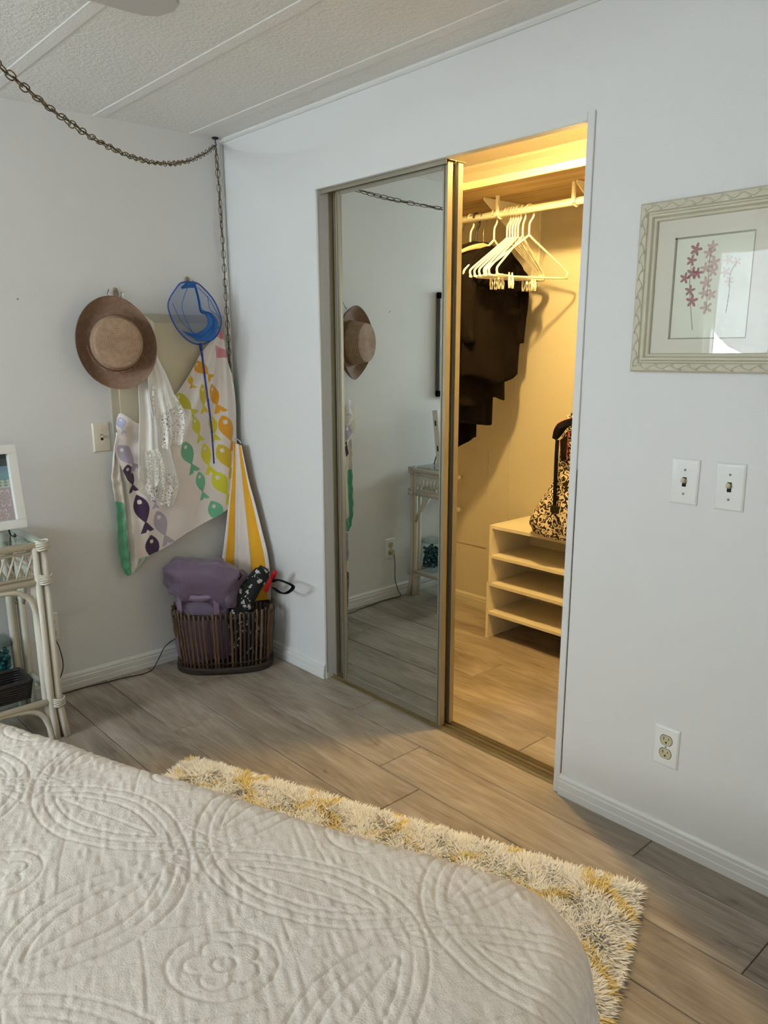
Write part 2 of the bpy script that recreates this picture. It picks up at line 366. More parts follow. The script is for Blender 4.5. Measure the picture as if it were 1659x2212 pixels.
# floor planks
fl = struct('floor', MB().box((-.1, YF-.1, -.06), (XR+.1, YB+.1, -.0085)), m_dark)
PW, PL, g = .192, 1.173, .0010
def plank_mesh(x0, x1, y0, y1):
    cx, cy = (x0+x1)/2, (y0+y1)/2; hx, hy = (x1-x0)/2-g, (y1-y0)/2-g; c = .0018
    v = [(-hx, -hy, -.0085), (hx, -hy, -.0085), (hx, hy, -.0085), (-hx, hy, -.0085), (-hx, -hy, -c), (hx, -hy, -c), (hx, hy, -c), (-hx, hy, -c),
         (-hx+c, -hy+c, 0), (hx-c, -hy+c, 0), (hx-c, hy-c, 0), (-hx+c, hy-c, 0)]
    f = [(0, 1, 5, 4), (1, 2, 6, 5), (2, 3, 7, 6), (3, 0, 4, 7), (4, 5, 9, 8), (5, 6, 10, 9), (6, 7, 11, 10), (7, 4, 8, 11), (8, 9, 10, 11)]
    return v, f, (cx, cy)
offs = {0: .915, 1: 1.288, 2: 1.472, 3: .612, 4: 1.03, -1: .36, -2: .64, -3: 1.02}
shared = {}
for r in range(-6, 20):
    y1 = .077-PW*r; y0 = y1-PW
    if y1 < YF or y0 > YB: continue
    y0c, y1c = max(y0, YF), min(y1, YB); o = offs.get(r, (r*.447) % PL)
    k = math.floor((0-o)/PL); x = o+k*PL
    while x < XR:
        a, b_ = max(x, 0), min(x+PL, XR if y1c < .12 else CX1)
        if b_-a > .02:
            key = (round(b_-a, 4), round(y1c-y0c, 4)); v, f, (cx, cy) = plank_mesh(a, b_, y0c, y1c)
            if key in shared:
                ob = bpy.data.objects.new('floor_plank', shared[key]); C.objects.link(ob)
            else:
                ob = mesh('floor_plank', v, f, m_plank); shared[key] = ob.data
            ob.location = (cx, cy, 0); ob.parent = fl
        x += PL
# baseboards
prof = [(0, 0), (.014, 0), (.014, .022), (.0125, .024), (.0125, .044), (.010, .047), (.010, .056), (.005, .064), (0, .066)]
def bb(name, ax, a, b, pos, sgn, m=m_trim):
    pl = [(pos+sgn*p, z) for p, z in prof]
    v, f = prism(pl, ax, a, b); return mesh(name, v, f, m, kind='structure')
bb('baseboard_left', 'y', YF, -.0, 0, 1)
bb('baseboard_right', 'x', .0, XL-.004, 0, -1)
bb('baseboard_right_far', 'x', XRO+.020, XR, 0, -1).name = 'baseboard_right'
bb('baseboard_rear', 'y', YF, 0, XR, -1); bb('baseboard_front', 'x', 0, XR, YF, 1)
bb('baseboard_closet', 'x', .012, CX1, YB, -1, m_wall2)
# corner bead, ceiling cove, opening trim
tube('trim_1', [(.006, -.006, .066), (.006, -.006, HC-.02)], .0075, m_trim, kind='structure')
struct('trim_2', MB().add(*prism([(0, HC), (-.012, HC), (-.012, HC-.008), (-.006, HC-.014), (0, HC-.014)], 'x', .0, XR)), m_trim)
tm = struct('trim_3', MB().box((XRO-.002, -.005, .0), (XRO+.019, .0, HD+.019), .001).box((XL-.006, -.005, HD-.002), (XRO-.002, .0, HD+.019), .001)
            .box((XRO-.0025, -.004, 0), (XRO, WT+.01, HD)).box((XL, -.004, HD-.0025), (XRO, .028, HD)), m_trim)
tube('trim_4', [(XL-.004, .004, .03), (XL-.004, .004, HD)], .0055, m_trim, kind='structure')
struct('trim_5', MB().box((XRO+.0192, -.0006, .05), (XRO+.0208, .0, 1.0)), m_dark)
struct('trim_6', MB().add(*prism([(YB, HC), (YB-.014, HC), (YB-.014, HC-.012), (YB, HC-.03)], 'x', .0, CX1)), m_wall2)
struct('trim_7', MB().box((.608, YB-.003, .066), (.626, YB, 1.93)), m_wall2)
# windows: the front one, and a side one added for light
def window(name, lo, hi, ax, wall, out):
    # frame in the opening, glass pane
    t = thing(name, None, None, ((lo[0]+hi[0])/2 if ax == 'x' else wall, wall if ax == 'x' else (lo[0]+hi[0])/2, lo[1]), kind='structure')
    def bx(nm, a0, a1, z0, z1, d0, d1, m):
        d0, d1 = sorted((wall+out*d0, wall+out*d1))
        return box(nm, (a0, d0, z0) if ax == 'x' else (d0, a0, z0), (a1, d1, z1) if ax == 'x' else (d1, a1, z1), m, t)
    A, B, Z0, Z1 = lo[0], hi[0], lo[1], hi[1]; w_ = .035
    bx('window_frame', A, A+w_, Z0, Z1, .03, .07, m_white); bx('window_frame', B-w_, B, Z0, Z1, .03, .07, m_white)
    bx('window_frame', A, B, Z0, Z0+w_, .03, .07, m_white); bx('window_frame', A, B, Z1-w_, Z1, .03, .07, m_white)
    bx('mullion', (A+B)/2-.015, (A+B)/2+.015, Z0, Z1, .035, .065, m_white)
    bx('glass_pane', A+w_, B-w_, Z0+w_, Z1-w_, .048, .052, m_glass)
    bx('window_sill', A-.03, B+.03, Z0-.02, Z0, -.03, .03, m_white)
    return t
window('window_1', (wx0, wz0), (wx1, wz1), 'x', YF, -1)
window('added_side_window', (vy0, vz0), (vy1, vz1), 'y', XR, 1)  # unseen window, added and enlarged to light the left wall and ceiling
def sheer_disp(V, U, Sg):
    d = np.zeros_like(V); d[..., 1] = .006*np.sin(V[..., 0]*70)+.01*np.sin(V[..., 2]*9); return d
ruled('sheer_shade', [(.30, YF+.05, 2.05), (.30, YF+.05, 1.72), (.52, YF+.05, 1.36), (.8, YF+.05, 1.245)], [(1.75, YF+.05, 2.05), (1.75, YF+.05, 1.7), (1.75, YF+.05, 1.4), (1.75, YF+.05, 1.24)], 40, 60, m_shade, disp=sheer_disp,
      label='patterned sheer shade hanging over the front window above the bed', cat='curtain')

# ------------------------------------------------------------------ sliding doors, mirrored
def slide(name, x0, x1, y0, y1, label):
    t = thing(name, label, None, (x0, y0, .012), kind='structure')
    z0, z1 = .014, 1.884; ym = (y0+y1)/2
    def stile(a, b):
        MB().box((a, y0+.004, z0), (b, y1, z1)).box((a+.003, y0, z0), (a+.008, y0+.004, z1)).box((b-.010, y0-.001, z0), (b, y0+.004, z1)).out('door_stile', m_alu, t)
    stile(x0, x0+.022); stile(x1-.024, x1)
    box('door_rail', (x0+.022, y0+.001, z0), (x1-.024, y1, z0+.030), m_alu, t, .001); box('door_rail', (x0+.022, y0+.001, z1-.02), (x1-.024, y1, z1), m_alu, t, .001)
    box('mirror_pane', (x0+.0215, y0+.005, z0+.0295), (x1-.0235, y0+.009, z1-.0195), m_mirror, t)
    box('door_backing', (x0+.02, y0+.010, z0+.01), (x1-.02, y0+.016, z1-.01), m_melamine, t)
slide('door_1', .700, 1.246, .025, .046, 'front sliding mirror door')
slide('door_2', .636, 1.252, .066, .086, 'rear sliding mirror door behind the front one')
tr = thing('sliding_door_track', 'brass coloured double floor track along the closet threshold', 'track', (XL, .05, 0))
MB().box((XL, .018, 0), (XRO-.003, .098, .002)).box((XL, .018, .002), (XRO-.003, .0215, .005)).box((XL, .092, .002), (XRO-.003, .098, .008), .001).box((XL, .054, .002), (XRO-.003, .060, .010), .001).out('floor_track', m_track, tr)
MB().box((XL, .033, .002), (XRO-.003, .037, .012)).box((XL, .074, .002), (XRO-.003, .078, .012)).out('track_rib', m_track, tr)
MB().box((XL, .012, HD-.0035), (1.25, .1, HD-.0025)).box((XL, .012, HD-.016), (1.25, .015, HD-.003)).box((XL, .054, HD-.008), (1.25, .056, HD-.003)).out('head_track', m_alu, tr)
box('side_channel', (XL, .05, .012), (XL+.006, .094, HD-.005), m_alu, tr)

# ------------------------------------------------------------------ ceiling chain
ch = thing('swag_chain', 'long brass swag chain looping from the ceiling corner hook', 'chain', (.018, -.04, 2.155))
bx_, by_, sg = 1.898, -1.933, .281
def sw(t): return Vector((.018+(bx_-.018)*t, -.04+(by_+.04)*t, 2.140-4*sg*t*(1-t)))
def link_mesh():
    mb = MB(); n = 14; L, Wd = .0125, .0082; pts = []
    for j in range(n):
        a = 2*PI*j/n; pts.append((Wd*math.cos(a), 0, L*math.sin(a)+(.005 if math.sin(a) > 0 else -.005)*abs(math.sin(a))**.4))
    mb.tube(pts, .0015, 6, closed=True); o = mb.out('chain_link', m_brass, None, smooth=True); return o
lk0 = link_mesh(); lk_me = lk0.data; bpy.data.objects.remove(lk0)
def place_links(fn, total, pitch=.0285):
    n = 600; P = [fn(i/n) for i in range(n+1)]; d = [0]
    for i in range(n): d.append(d[-1]+(P[i+1]-P[i]).length)
    k = 0; s = pitch/2
    while s < d[-1]:
        i = max(j for j in range(len(d)) if d[j] <= s) if False else int(np.searchsorted(d, s))-1
        p = P[i].lerp(P[i+1], (s-d[i])/max(d[i+1]-d[i], 1e-9)); t = (P[i+1]-P[i]).normalized()
        q = t.to_track_quat('Z', 'Y'); tw = (PI/2 if k % 2 else 0)+random.uniform(-.35, .35)+.5
        ob = bpy.data.objects.new('chain_link', lk_me); C.objects.link(ob)
        ob.matrix_basis = Matrix.Translation(p) @ q.to_matrix().to_4x4() @ Matrix.Rotation(tw, 4, 'Z'); adopt(ob, ch)
        s += pitch; k += 1
    return P
P1 = place_links(sw, 1)
down = [(.016, -.038, 2.135), (.020, -.032, 1.9), (.026, -.030, 1.6), (.030, -.030, 1.3), (.030, -.032, 1.0), (.032, -.036, .62)]
dn = smooth_pts(down, 20)
def dnf(t):
    x = t*(len(dn)-1); i = min(int(x), len(dn)-2); return Vector(dn[i]).lerp(Vector(dn[i+1]), x-i)
P2 = place_links(dnf, 1)
tube('lamp_cord', [p+Vector((0, 0, .003*math.sin(i*.5))) for i, p in enumerate(P1[::4])], .0016, m_bind, ch, 5)
tube('lamp_cord', [p+Vector((.002*math.sin(i*.6), .002*math.cos(i*.6), 0)) for i, p in enumerate(P2[::4])], .0016, m_bind, ch, 5)
for hx, hy in ((.018, -.04), (bx_, by_)):
    hk = MB().lathe([(.0001, 0), (.012, 0), (.014, .003), (.012, .006), (.0001, .006)], 16, Matrix.Translation((hx, hy, HC-.006)))
    hk.tube([(hx, hy, HC), (hx, hy, HC-.018), (hx+.006, hy, HC-.028), (hx, hy, HC-.034), (hx-.006, hy, HC-.028)], .0022, 6).out('ceiling_hook', m_black, ch, smooth=True)

# ceiling fan (one blade tip shows)
fx, fy, fz = 1.44, -1.62, 1.970
fan = thing('ceiling_fan', 'white ceiling fan with one blade tip showing at the top edge', 'fan', (fx, fy, HC))
MB().lathe([(.0001, .0), (.05, 0), (.065, .03), (.02, .05), (.014, .055), (.014, .085), (.08, .095), (.10, .12), (.10, .17), (.06, .19), (.0001, .195)], 32, Matrix.Translation((fx, fy, HC)) @ Matrix.Diagonal((1, 1, -1, 1))).out('motor_housing', m_fan, fan, angle=40)
def blade(ang):
    pr = [(.13, -.055), (.13, .055), (.56, .066), (.60, .062), (.622, .045), (.632, 0), (.622, -.045), (.60, -.062), (.56, -.066)]
    v, f = prism(pr, 'z', -.004, .004); T = Matrix.Translation((fx, fy, fz+.02)) @ Matrix.Rotation(ang, 4, 'Z') @ Matrix.Rotation(math.radians(3), 4, 'X')
    return [T @ Vector(x) for x in v], f
for k in range(5):
    v, f = blade(math.radians(90)+k*2*PI/5); mesh('fan_blade', v, f, m_fan, fan)
    T = Matrix.Translation((fx, fy, fz+.02)) @ Matrix.Rotation(math.radians(90)+k*2*PI/5, 4, 'Z'); MB().box((.08, -.02, -.006), (.2, .02, .0), 0, T).out('blade_arm', m_black, fan)

# ------------------------------------------------------------------ switches, outlets
def frame_of(wall, a, z, off=0):   # local x right along wall, y out of wall, z up
    if wall == 'r': return Matrix(((1, 0, 0, a), (0, -1, 0, -off), (0, 0, 1, z), (0, 0, 0, 1)))
    return Matrix(((0, 1, 0, off), (1, 0, 0, a), (0, 0, 1, z), (0, 0, 0, 1)))
def plate(t, T, m, w=.0355, h=.0572):
    mb = MB(); b0 = [(-w, 0, -h), (w, 0, -h), (w, 0, h), (-w, 0, h)]; b1 = [(-w, .0022, -h), (w, .0022, -h), (w, .0022, h), (-w, .0022, h)]
    c = .0045; b2 = [(-w+c, .0058, -h+c), (w-c, .0058, -h+c), (w-c, .0058, h-c), (-w+c, .0058, h-c)]
    v = b0+b1+b2; f = []
    for k in (0, 4):
        for i in range(4): f.append((k+i, k+(i+1) % 4, k+4+(i+1) % 4, k+4+i))
    f.append((8, 9, 10, 11)); mb.add([T @ Vector(x) for x in v], f); o = mb.out('wall_plate', m, t)
    bv = o.modifiers.new('b', 'BEVEL'); bv.width = .0012; bv.segments = 3; bv.limit_method = 'ANGLE'; bv.angle_limit = .3
    for p in o.data.polygons: p.use_smooth = True
    return o
def switch(name, label, wall, a, z, m, tilt=0):
    T = frame_of(wall, a, z); t = thing(name, label, 'light switch', T @ Vector((0, 0, 0)))
    T = T @ Matrix.Rotation(tilt, 4, 'Y'); plate(t, T, m)
    MB().box((-.0052, .0052, -.0118), (.0052, .0061, .0118), 0, T).out('toggle_slot', m_dark, t)
    R = T @ Matrix.Translation((0, .005, .001)) @ Matrix.Rotation(math.radians(24), 4, 'X')
    MB().box((-.0045, 0, -.005), (.0045, .0125, .0055), .0012, R).out('toggle', m_ivory, t)
    for s in (-1, 1):
        MB().lathe([(.0001, .0075), (.0022, .0072), (.003, .0062), (.003, .005)], 12, T @ Matrix.Translation((0, 0, s*.030)) @ Matrix.Rotation(-PI/2, 4, 'X')).out('screw', m_plate2 if m is m_plate2 else m_steel, t, smooth=True)
    return t
switch('light_switch', 'glossy white toggle switch under the flower print, the one nearer the closet', 'r', 2.0875, 1.0035, m_plate)
switch('light_switch', 'glossy white toggle switch under the flower print, the one farther from the closet', 'r', 2.1992, 1.0040, m_plate, math.radians(-1))
switch('light_switch', 'cream toggle switch beside the beige panel under the straw hat', 'l', -.611, 1.001, m_plate2)
def outlet(label, wall, a, z):
    T = frame_of(wall, a, z); t = thing('wall_outlet', label, 'outlet', T @ Vector((0, 0, 0))); plate(t, T, m_plate)
    for s in (-1, 1):
        pl = []
        for j in range(28):
            an = 2*PI*j/28; x = .0168*math.cos(an); zz = max(-.0140, min(.0140, .0168*math.sin(an))); pl.append((x, zz))
        def ins(sc, y0, y1, nm, mm):
            v = [(x*sc, y0, zz*sc+s*.0192) for x, zz in pl]+[(x*sc, y1, zz*sc+s*.0192) for x, zz in pl]; n = len(pl)
            f = [tuple(range(n, 2*n))]+[(i, (i+1) % n, n+(i+1) % n, n+i) for i in range(n)]
            return MB().add([T @ Vector(q) for q in v], f).out(nm, mm, t)
        ins(1.06, .0052, .0061, 'receptacle_rim', m_dark); r_ = ins(.98, .0055, .0066, 'receptacle', m_ivory)
        mb = MB().box((-.0078, .006, s*.0192+.0005), (-.0058, .0069, s*.0192+.0085), 0, T).box((.0058, .006, s*.0192+.0015), (.0074, .0069, s*.0192+.0080), 0, T)
        mb.lathe([(.0028, .0069), (.0028, .006)], 10, T @ Matrix.Translation((0, 0, s*.0192-.0062)) @ Matrix.Rotation(-PI/2, 4, 'X')).out('socket_slot', m_black, t)
    MB().lathe([(.0001, .0072), (.0024, .0068), (.0026, .0055)], 10, T @ Matrix.Rotation(-PI/2, 4, 'X')).out('screw', m_steel, t)
    return t
outlet('white duplex wall outlet with ivory sockets low on the wall right of the closet', 'r', 2.0995, .2857)
outlet('white wall outlet low behind the rattan table with a plug in it', 'l', -.883, .275)
pg = thing('power_cord', 'thin brown power cord plugged in behind the rattan table and trailing along the baseboard', 'cord', (.02, -.883, .25))
MB().box((.006, -.896, .243), (.030, -.870, .269), .004).out('plug', m_ivory, pg)
cord = [(.03, -.883, .245), (.05, -.872, .20), (.055, -.868, .12), (.045, -.90, .045), (.035, -.93, .004), (.036, -.86, .003), (.034, -.78, .003), (.045, -.70, .003), (.052, -.62, .003), (.066, -.56, .003), (.055, -.50, .004), (.022, -.45, .03), (.018, -.415, .075), (.02, -.36, .10), (.03, -.25, .12)]
tube('cord', smooth_pts(cord, 8), .0021, m_bind, pg, 6)
nl = MB().tube([(0, -.876, 1.512), (.008, -.876, 1.514)], .0012, 6).lathe([(.0001, .0082), (.0032, .008), (.0032, .007)], 8, frame_of('l', -.876, 1.514) @ Matrix.Rotation(-PI/2, 4, 'X'))
nl.out('nail', m_steel, label='small bare nail alone on the left wall above the rattan table', cat='nail')

# ------------------------------------------------------------------ left wall: breaker panel, hooks
pn = thing('breaker_panel', 'cream electrical panel door hidden behind the hanging hat and towels', 'panel', (0, -.3, .72))
box('panel_rim', (0, -.563, .70), (.008, -.035, 1.474), m_panelf, pn, .002)
box('panel_door', (.008, -.530, .735), (.014, -.07, 1.440), m_panel, pn, .002)
def hook(y, z, label, s=1):
    t = thing('wall_hook', label, 'hook', (0, y, z)); T = frame_of('l', y, z)
    pl = [(.013*s*math.cos(a), .024*math.sin(a)) for a in np.linspace(0, 2*PI, 20, endpoint=False)]
    v = [(x, .0, zz) for x, zz in pl]+[(x*.9, .008, zz*.93) for x, zz in pl]; n = 20
    MB().add([T @ Vector(q) for q in v], [tuple(range(n, 2*n))]+[(i, (i+1) % n, n+(i+1) % n, n+i) for i in range(n)]).out('hook_board', m_hook, t)
    MB().tube([T @ Vector(q) for q in ((0, .008, .010), (0, .012, -.002), (0, .018, -.016), (0, .035, -.022), (0, .048, -.014), (0, .052, .004))], .0022, 8).out('hook_wire', m_steel, t, smooth=True)
    MB().lathe([(.0001, .010), (.0024, .0095), (.003, .008)], 8, T @ Matrix.Translation((0, 0, .014)) @ Matrix.Rotation(-PI/2, 4, 'X')).out('screw', m_steel, t)
hook(-.508, 1.546, 'wooden wall hook above the brown straw hat')
hook(-.196, 1.603, 'wooden wall hook holding the blue net')

# towels ------------------------------------------------------------
AN = np.array([.05, -.075, 1.47])
def folds(k, amp, anchor=AN, ph=0, lo=.1):
    def d(V, U, Sg):
        dy = V[..., 1]-anchor[1]; dz = V[..., 2]-anchor[2]; r = np.hypot(dy, dz); th = np.arctan2(dy, -dz)
        a = amp*np.clip(r/.35, lo, 1)*np.exp(-np.clip(r-.45, 0, 9)*2.0)
        o = np.zeros_like(V); o[..., 0] = a*(np.sin(th*k+ph+2*r)+.5*np.sin(th*k*2.1+1+3*r)); return o
    return d
# mint towel behind (stripes)
def mint_col(V, U, Sg):
    c = np.tile(np.array(lin((222, 216, 204))[:3]), (len(V), 1)); g_ = np.array(lin((100, 172, 136))[:3])
    c[(Sg < .30) & (U > .38)] = g_; m_ = (np.abs(Sg-.62) < .02) | (np.abs(Sg-.80) < .018); c[m_] = g_*.9+.05; return c
def mint_d(V, U, Sg):
    o = np.zeros_like(V); o[..., 0] = .006*np.sin(Sg*22+U*3)+.003*np.sin(U*60+Sg*5)*(Sg < .3); return o
mt = thing('mint_towel', 'cream and mint green towel hanging behind the fish print towel', 'towel', (.03, -.3, .43))
ruled('towel_cloth', [(0.03,-0.5622,1.019),(0.03,-0.5948,0.8653),(0.03,-0.5961,0.8007),(0.03,-0.5911,0.7167),(0.03,-0.5927,0.6265),(0.03,-0.5943,0.5351),(0.03,-0.5819,0.4585),(0.03,-0.5624,0.4265)],
      [(0.03,-0.5198,1.016),(0.03,-0.5005,0.8731),(0.03,-0.4759,0.7861),(0.03,-0.4723,0.6693),(0.03,-0.4667,0.5751),(0.03,-0.446,0.5022),(0.03,-0.4637,0.4864),(0.03,-0.5223,0.4469)], 160, 70, m_terry, mt, disp=mint_d, col=mint_col)
def mint2(V, U, Sg):
    c = np.tile(np.array(lin((214, 214, 204))[:3]), (len(V), 1)); c[(U > .35) & (Sg > .55)] = lin((104, 176, 142))[:3]; return c
ruled('towel_corner', [(0.014,-0.0454,1.331),(0.014,-0.0391,1.251),(0.014,-0.0371,1.157),(0.014,-0.035,1.062),(0.014,-0.0349,0.9983)], [(0.02,-0.0418,1.331),(0.02,-0.0141,1.238),(0.02,0.0025,1.162),(0.02,0.0089,1.086),(0.02,-0.0066,1.022)], 50, 24, m_terry, mt, disp=mint_d, col=mint2)
# fish towel
def P2w(u, v): return None
FISH = [
 ([(0.055,-0.2121,1.288),(0.055,-0.1353,1.214)], .30, (222, 160, 44)), ([(0.055,-0.2327,1.232),(0.055,-0.2228,1.178)], .34, (216, 176, 40)), ([(0.055,-0.1908,1.195),(0.055,-0.1778,1.073)], .24, (214, 190, 44)),
 ([(0.055,-0.1387,1.193),(0.055,-0.0975,1.071)], .27, (224, 160, 40)), ([(0.055,-0.3012,1.16),(0.055,-0.2299,1.07)], .34, (198, 190, 62)), ([(0.055,-0.2371,1.064),(0.055,-0.2028,0.9542)], .27, (206, 200, 58)),
 ([(0.055,-0.1397,1.061),(0.055,-0.1249,0.9509)], .25, (214, 200, 56)), ([(0.055,-0.0968,1.059),(0.055,-0.0468,0.9061)], .27, (226, 160, 46)), ([(0.055,-0.1857,0.9466),(0.055,-0.1585,0.8114)], .27, (218, 208, 56)),
 ([(0.055,-0.1185,0.9365),(0.055,-0.0569,0.7905)], .28, (214, 184, 50)), ([(0.055,-0.2915,0.9645),(0.055,-0.239,0.8266)], .30, (112, 176, 138)), ([(0.055,-0.1472,0.8198),(0.055,-0.0744,0.6779)], .30, (212, 210, 60)),
 ([(0.055,-0.0367,0.7882),(0.055,-0.0249,0.6812)], .24, (212, 200, 56)), ([(0.055,-0.2194,0.8276),(0.055,-0.196,0.7038)], .27, (116, 186, 150)), ([(0.055,-0.1693,0.6938),(0.055,-0.1147,0.5611)], .32, (112, 190, 150)),
 ([(0.055,-0.5386,0.8914),(0.055,-0.5139,0.7759)], .28, (72, 50, 80)), ([(0.055,-0.5036,0.7626),(0.055,-0.4752,0.6058)], .27, (68, 44, 76)), ([(0.055,-0.4633,0.5914),(0.055,-0.4463,0.4436)], .30, (68, 44, 76)),
 ([(0.055,-0.5655,0.9696),(0.055,-0.4943,0.8632)], .34, (176, 168, 186)), ([(0.055,-0.4298,0.6886),(0.055,-0.3839,0.5372)], .27, (180, 170, 182)), ([(0.055,-0.4368,0.7845),(0.055,-0.4336,0.6984)], .3, (180, 166, 190)), ([(0.055,-0.5591,1.081),(0.055,-0.5467,1.014)], .34, (186, 184, 206))]
def fish_col(V, U, Sg):
    base = np.array(lin((226, 216, 208))[:3]); c = np.tile(base, (len(V), 1)); Q = V[:, 1:3]
    for pts, wd, rgb in FISH:
        a = np.array(pts[0])[1:]; b_ = np.array(pts[1])[1:]; d = b_-a; L = np.linalg.norm(d); d = d/L; n = np.array([-d[1], d[0]])
        t = (Q-a) @ d/L; s = (Q-a) @ n/L; tb = np.clip(t/.76, 0, 1); wd = wd*.73
        body = (t > 0) & (t < .76) & (np.abs(s) < wd*np.sin(PI*tb**.85))
        tail = (t > .74) & (t < 1.0) & (np.abs(s) < .03+(t-.74)*.9*(wd/.28)) & (t < .93+.25*np.abs(s)/wd)
        eye = ((t-.19)/.055)**2+((np.abs(s)-.02)/.035)**2 < 1
        m_ = (body & ~eye) | tail; c[m_] = np.array(lin(rgb)[:3])*.96
    m_ = (Q[:, 0] > AN[1]-.035) & (Q[:, 1] > 1.30) & (np.sin(Q[:, 1]*70+Q[:, 0]*30) > -.2); c[m_] = lin((212, 140, 148))[:3]
    return c
def fish_d(V, U, Sg):
    o = folds(15, .015)(V, U, Sg); e = np.clip((-.42-V[..., 1])/.08, 0, 1)
    o[..., 0] += e*(.009*np.sin(V[..., 2]*75+V[..., 1]*30)*np.clip((V[..., 2]-.72)/.1, 0, 1)+.004*np.sin(V[..., 1]*90))
    return o
ft = thing('fish_towel', 'white beach towel printed with yellow, green and purple fish, swagged across the wall', 'towel', (.055, -.3, .47))
UU = [(0.055,-0.079,1.412),(0.055,-0.1208,1.372),(0.055,-0.1832,1.314),(0.055,-0.2171,1.264),(0.055,-0.2395,1.232),(0.055,-0.2761,1.186),(0.055,-0.3084,1.152),(0.055,-0.3473,1.112),(0.055,-0.3818,1.085),(0.055,-0.415,1.069),(0.055,-0.4411,1.059),(0.055,-0.4762,1.051),(0.055,-0.4974,1.056),(0.055,-0.5205,1.073),(0.055,-0.5375,1.087),(0.055,-0.549,1.094),(0.055,-0.5601,1.091),(0.055,-0.5688,1.073)]
DD = [(0.055,-0.0685,1.397),(0.055,-0.0562,1.289),(0.055,-0.0368,1.221),(0.055,-0.0267,1.096),(0.055,-0.0299,0.9688),(0.055,-0.0242,0.8522),(0.055,-0.0228,0.7075),(0.055,-0.0909,0.6504),(0.055,-0.2039,0.6014),(0.055,-0.3052,0.5656),(0.055,-0.3899,0.5287),(0.055,-0.4511,0.5111),(0.055,-0.5332,0.5054),(0.055,-0.5355,0.6032),(0.055,-0.5396,0.7372),(0.055,-0.5499,0.8515),(0.055,-0.5802,0.9247),(0.055,-0.5803,0.9593)]
ruled('towel_cloth', UU, DD, 720, 440, m_terry, ft, disp=fish_d, col=fish_col, solid=0)
# lace garment --------------------------------------------------------
lg = thing('lace_shawl', 'white voile shawl with deep lace edging hanging below the straw hat', 'shawl', (.08, -.45, .62))
def lf(k, amp, sc=0): 
    def d(V, U, Sg):
        o = np.zeros_like(V); a = amp*(.35+.65*U); o[..., 0] = a*np.sin(Sg*k*.55+U*2+np.sin(Sg*5))+.35*a*np.sin(Sg*k*1.3+1+3*U); o[..., 2] = -.012*sc*np.abs(np.sin(Sg*14))*(U > .999); return o
    return d
ruled('voile_panel', [(0.078,-0.4222,1.444),(0.078,-0.4589,1.289),(0.078,-0.4801,1.2),(0.078,-0.4838,1.092),(0.078,-0.4961,0.9773),(0.078,-0.504,0.8785)], [(0.078,-0.3976,1.445),(0.078,-0.3986,1.333),(0.078,-0.391,1.202),(0.078,-0.3698,1.056),(0.078,-0.359,0.9359),(0.078,-0.3404,0.8248)], 120, 60, m_lin, lg, disp=lf(22, .009, 0))
ruled('lace_hem', [(0.078,-0.5035,0.8844),(0.078,-0.5096,0.8319),(0.078,-0.5115,0.7846),(0.078,-0.4762,0.7531)], [(0.078,-0.3371,0.8245),(0.078,-0.3255,0.7985),(0.078,-0.3256,0.749),(0.078,-0.3562,0.6971)], 50, 60, m_lace, lg, disp=lf(30, .010, 1), solid=0)
ruled('voile_flounce', [(0.1,-0.409,1.438),(0.1,-0.4389,1.289),(0.1,-0.4507,1.216),(0.1,-0.4459,1.119),(0.1,-0.437,1.073)], [(0.1,-0.4053,1.438),(0.1,-0.4024,1.322),(0.1,-0.3675,1.242),(0.1,-0.3377,1.166),(0.1,-0.3182,1.119)], 80, 50, m_lin, lg, disp=lf(18, .008, 0))
ruled('lace_flounce', [(0.104,-0.4324,1.199),(0.104,-0.4363,1.108),(0.104,-0.4277,1.015),(0.104,-0.4235,0.944)], [(0.104,-0.3372,1.158),(0.104,-0.3081,1.107),(0.104,-0.2882,1.049),(0.104,-0.3074,0.9728)], 60, 60, m_lace, lg, disp=lf(26, .010, 1), solid=0)
ruled('lace_flounce', [(0.095,-0.4795,0.9365),(0.095,-0.4739,0.889),(0.095,-0.47,0.8174)], [(0.095,-0.4186,0.9487),(0.095,-0.3914,0.8806),(0.095,-0.392,0.7841)], 40, 30, m_lace, lg, disp=lf(16, .008, 1), solid=0)
ruled('voile_top', [(0.05,-0.5017,1.544),(0.05,-0.4881,1.509),(0.05,-0.4098,1.429)], [(0.05,-0.492,1.547),(0.05,-0.4671,1.51),(0.05,-0.3828,1.44)], 30, 12, m_lin, lg, disp=lf(10, .004, 0))
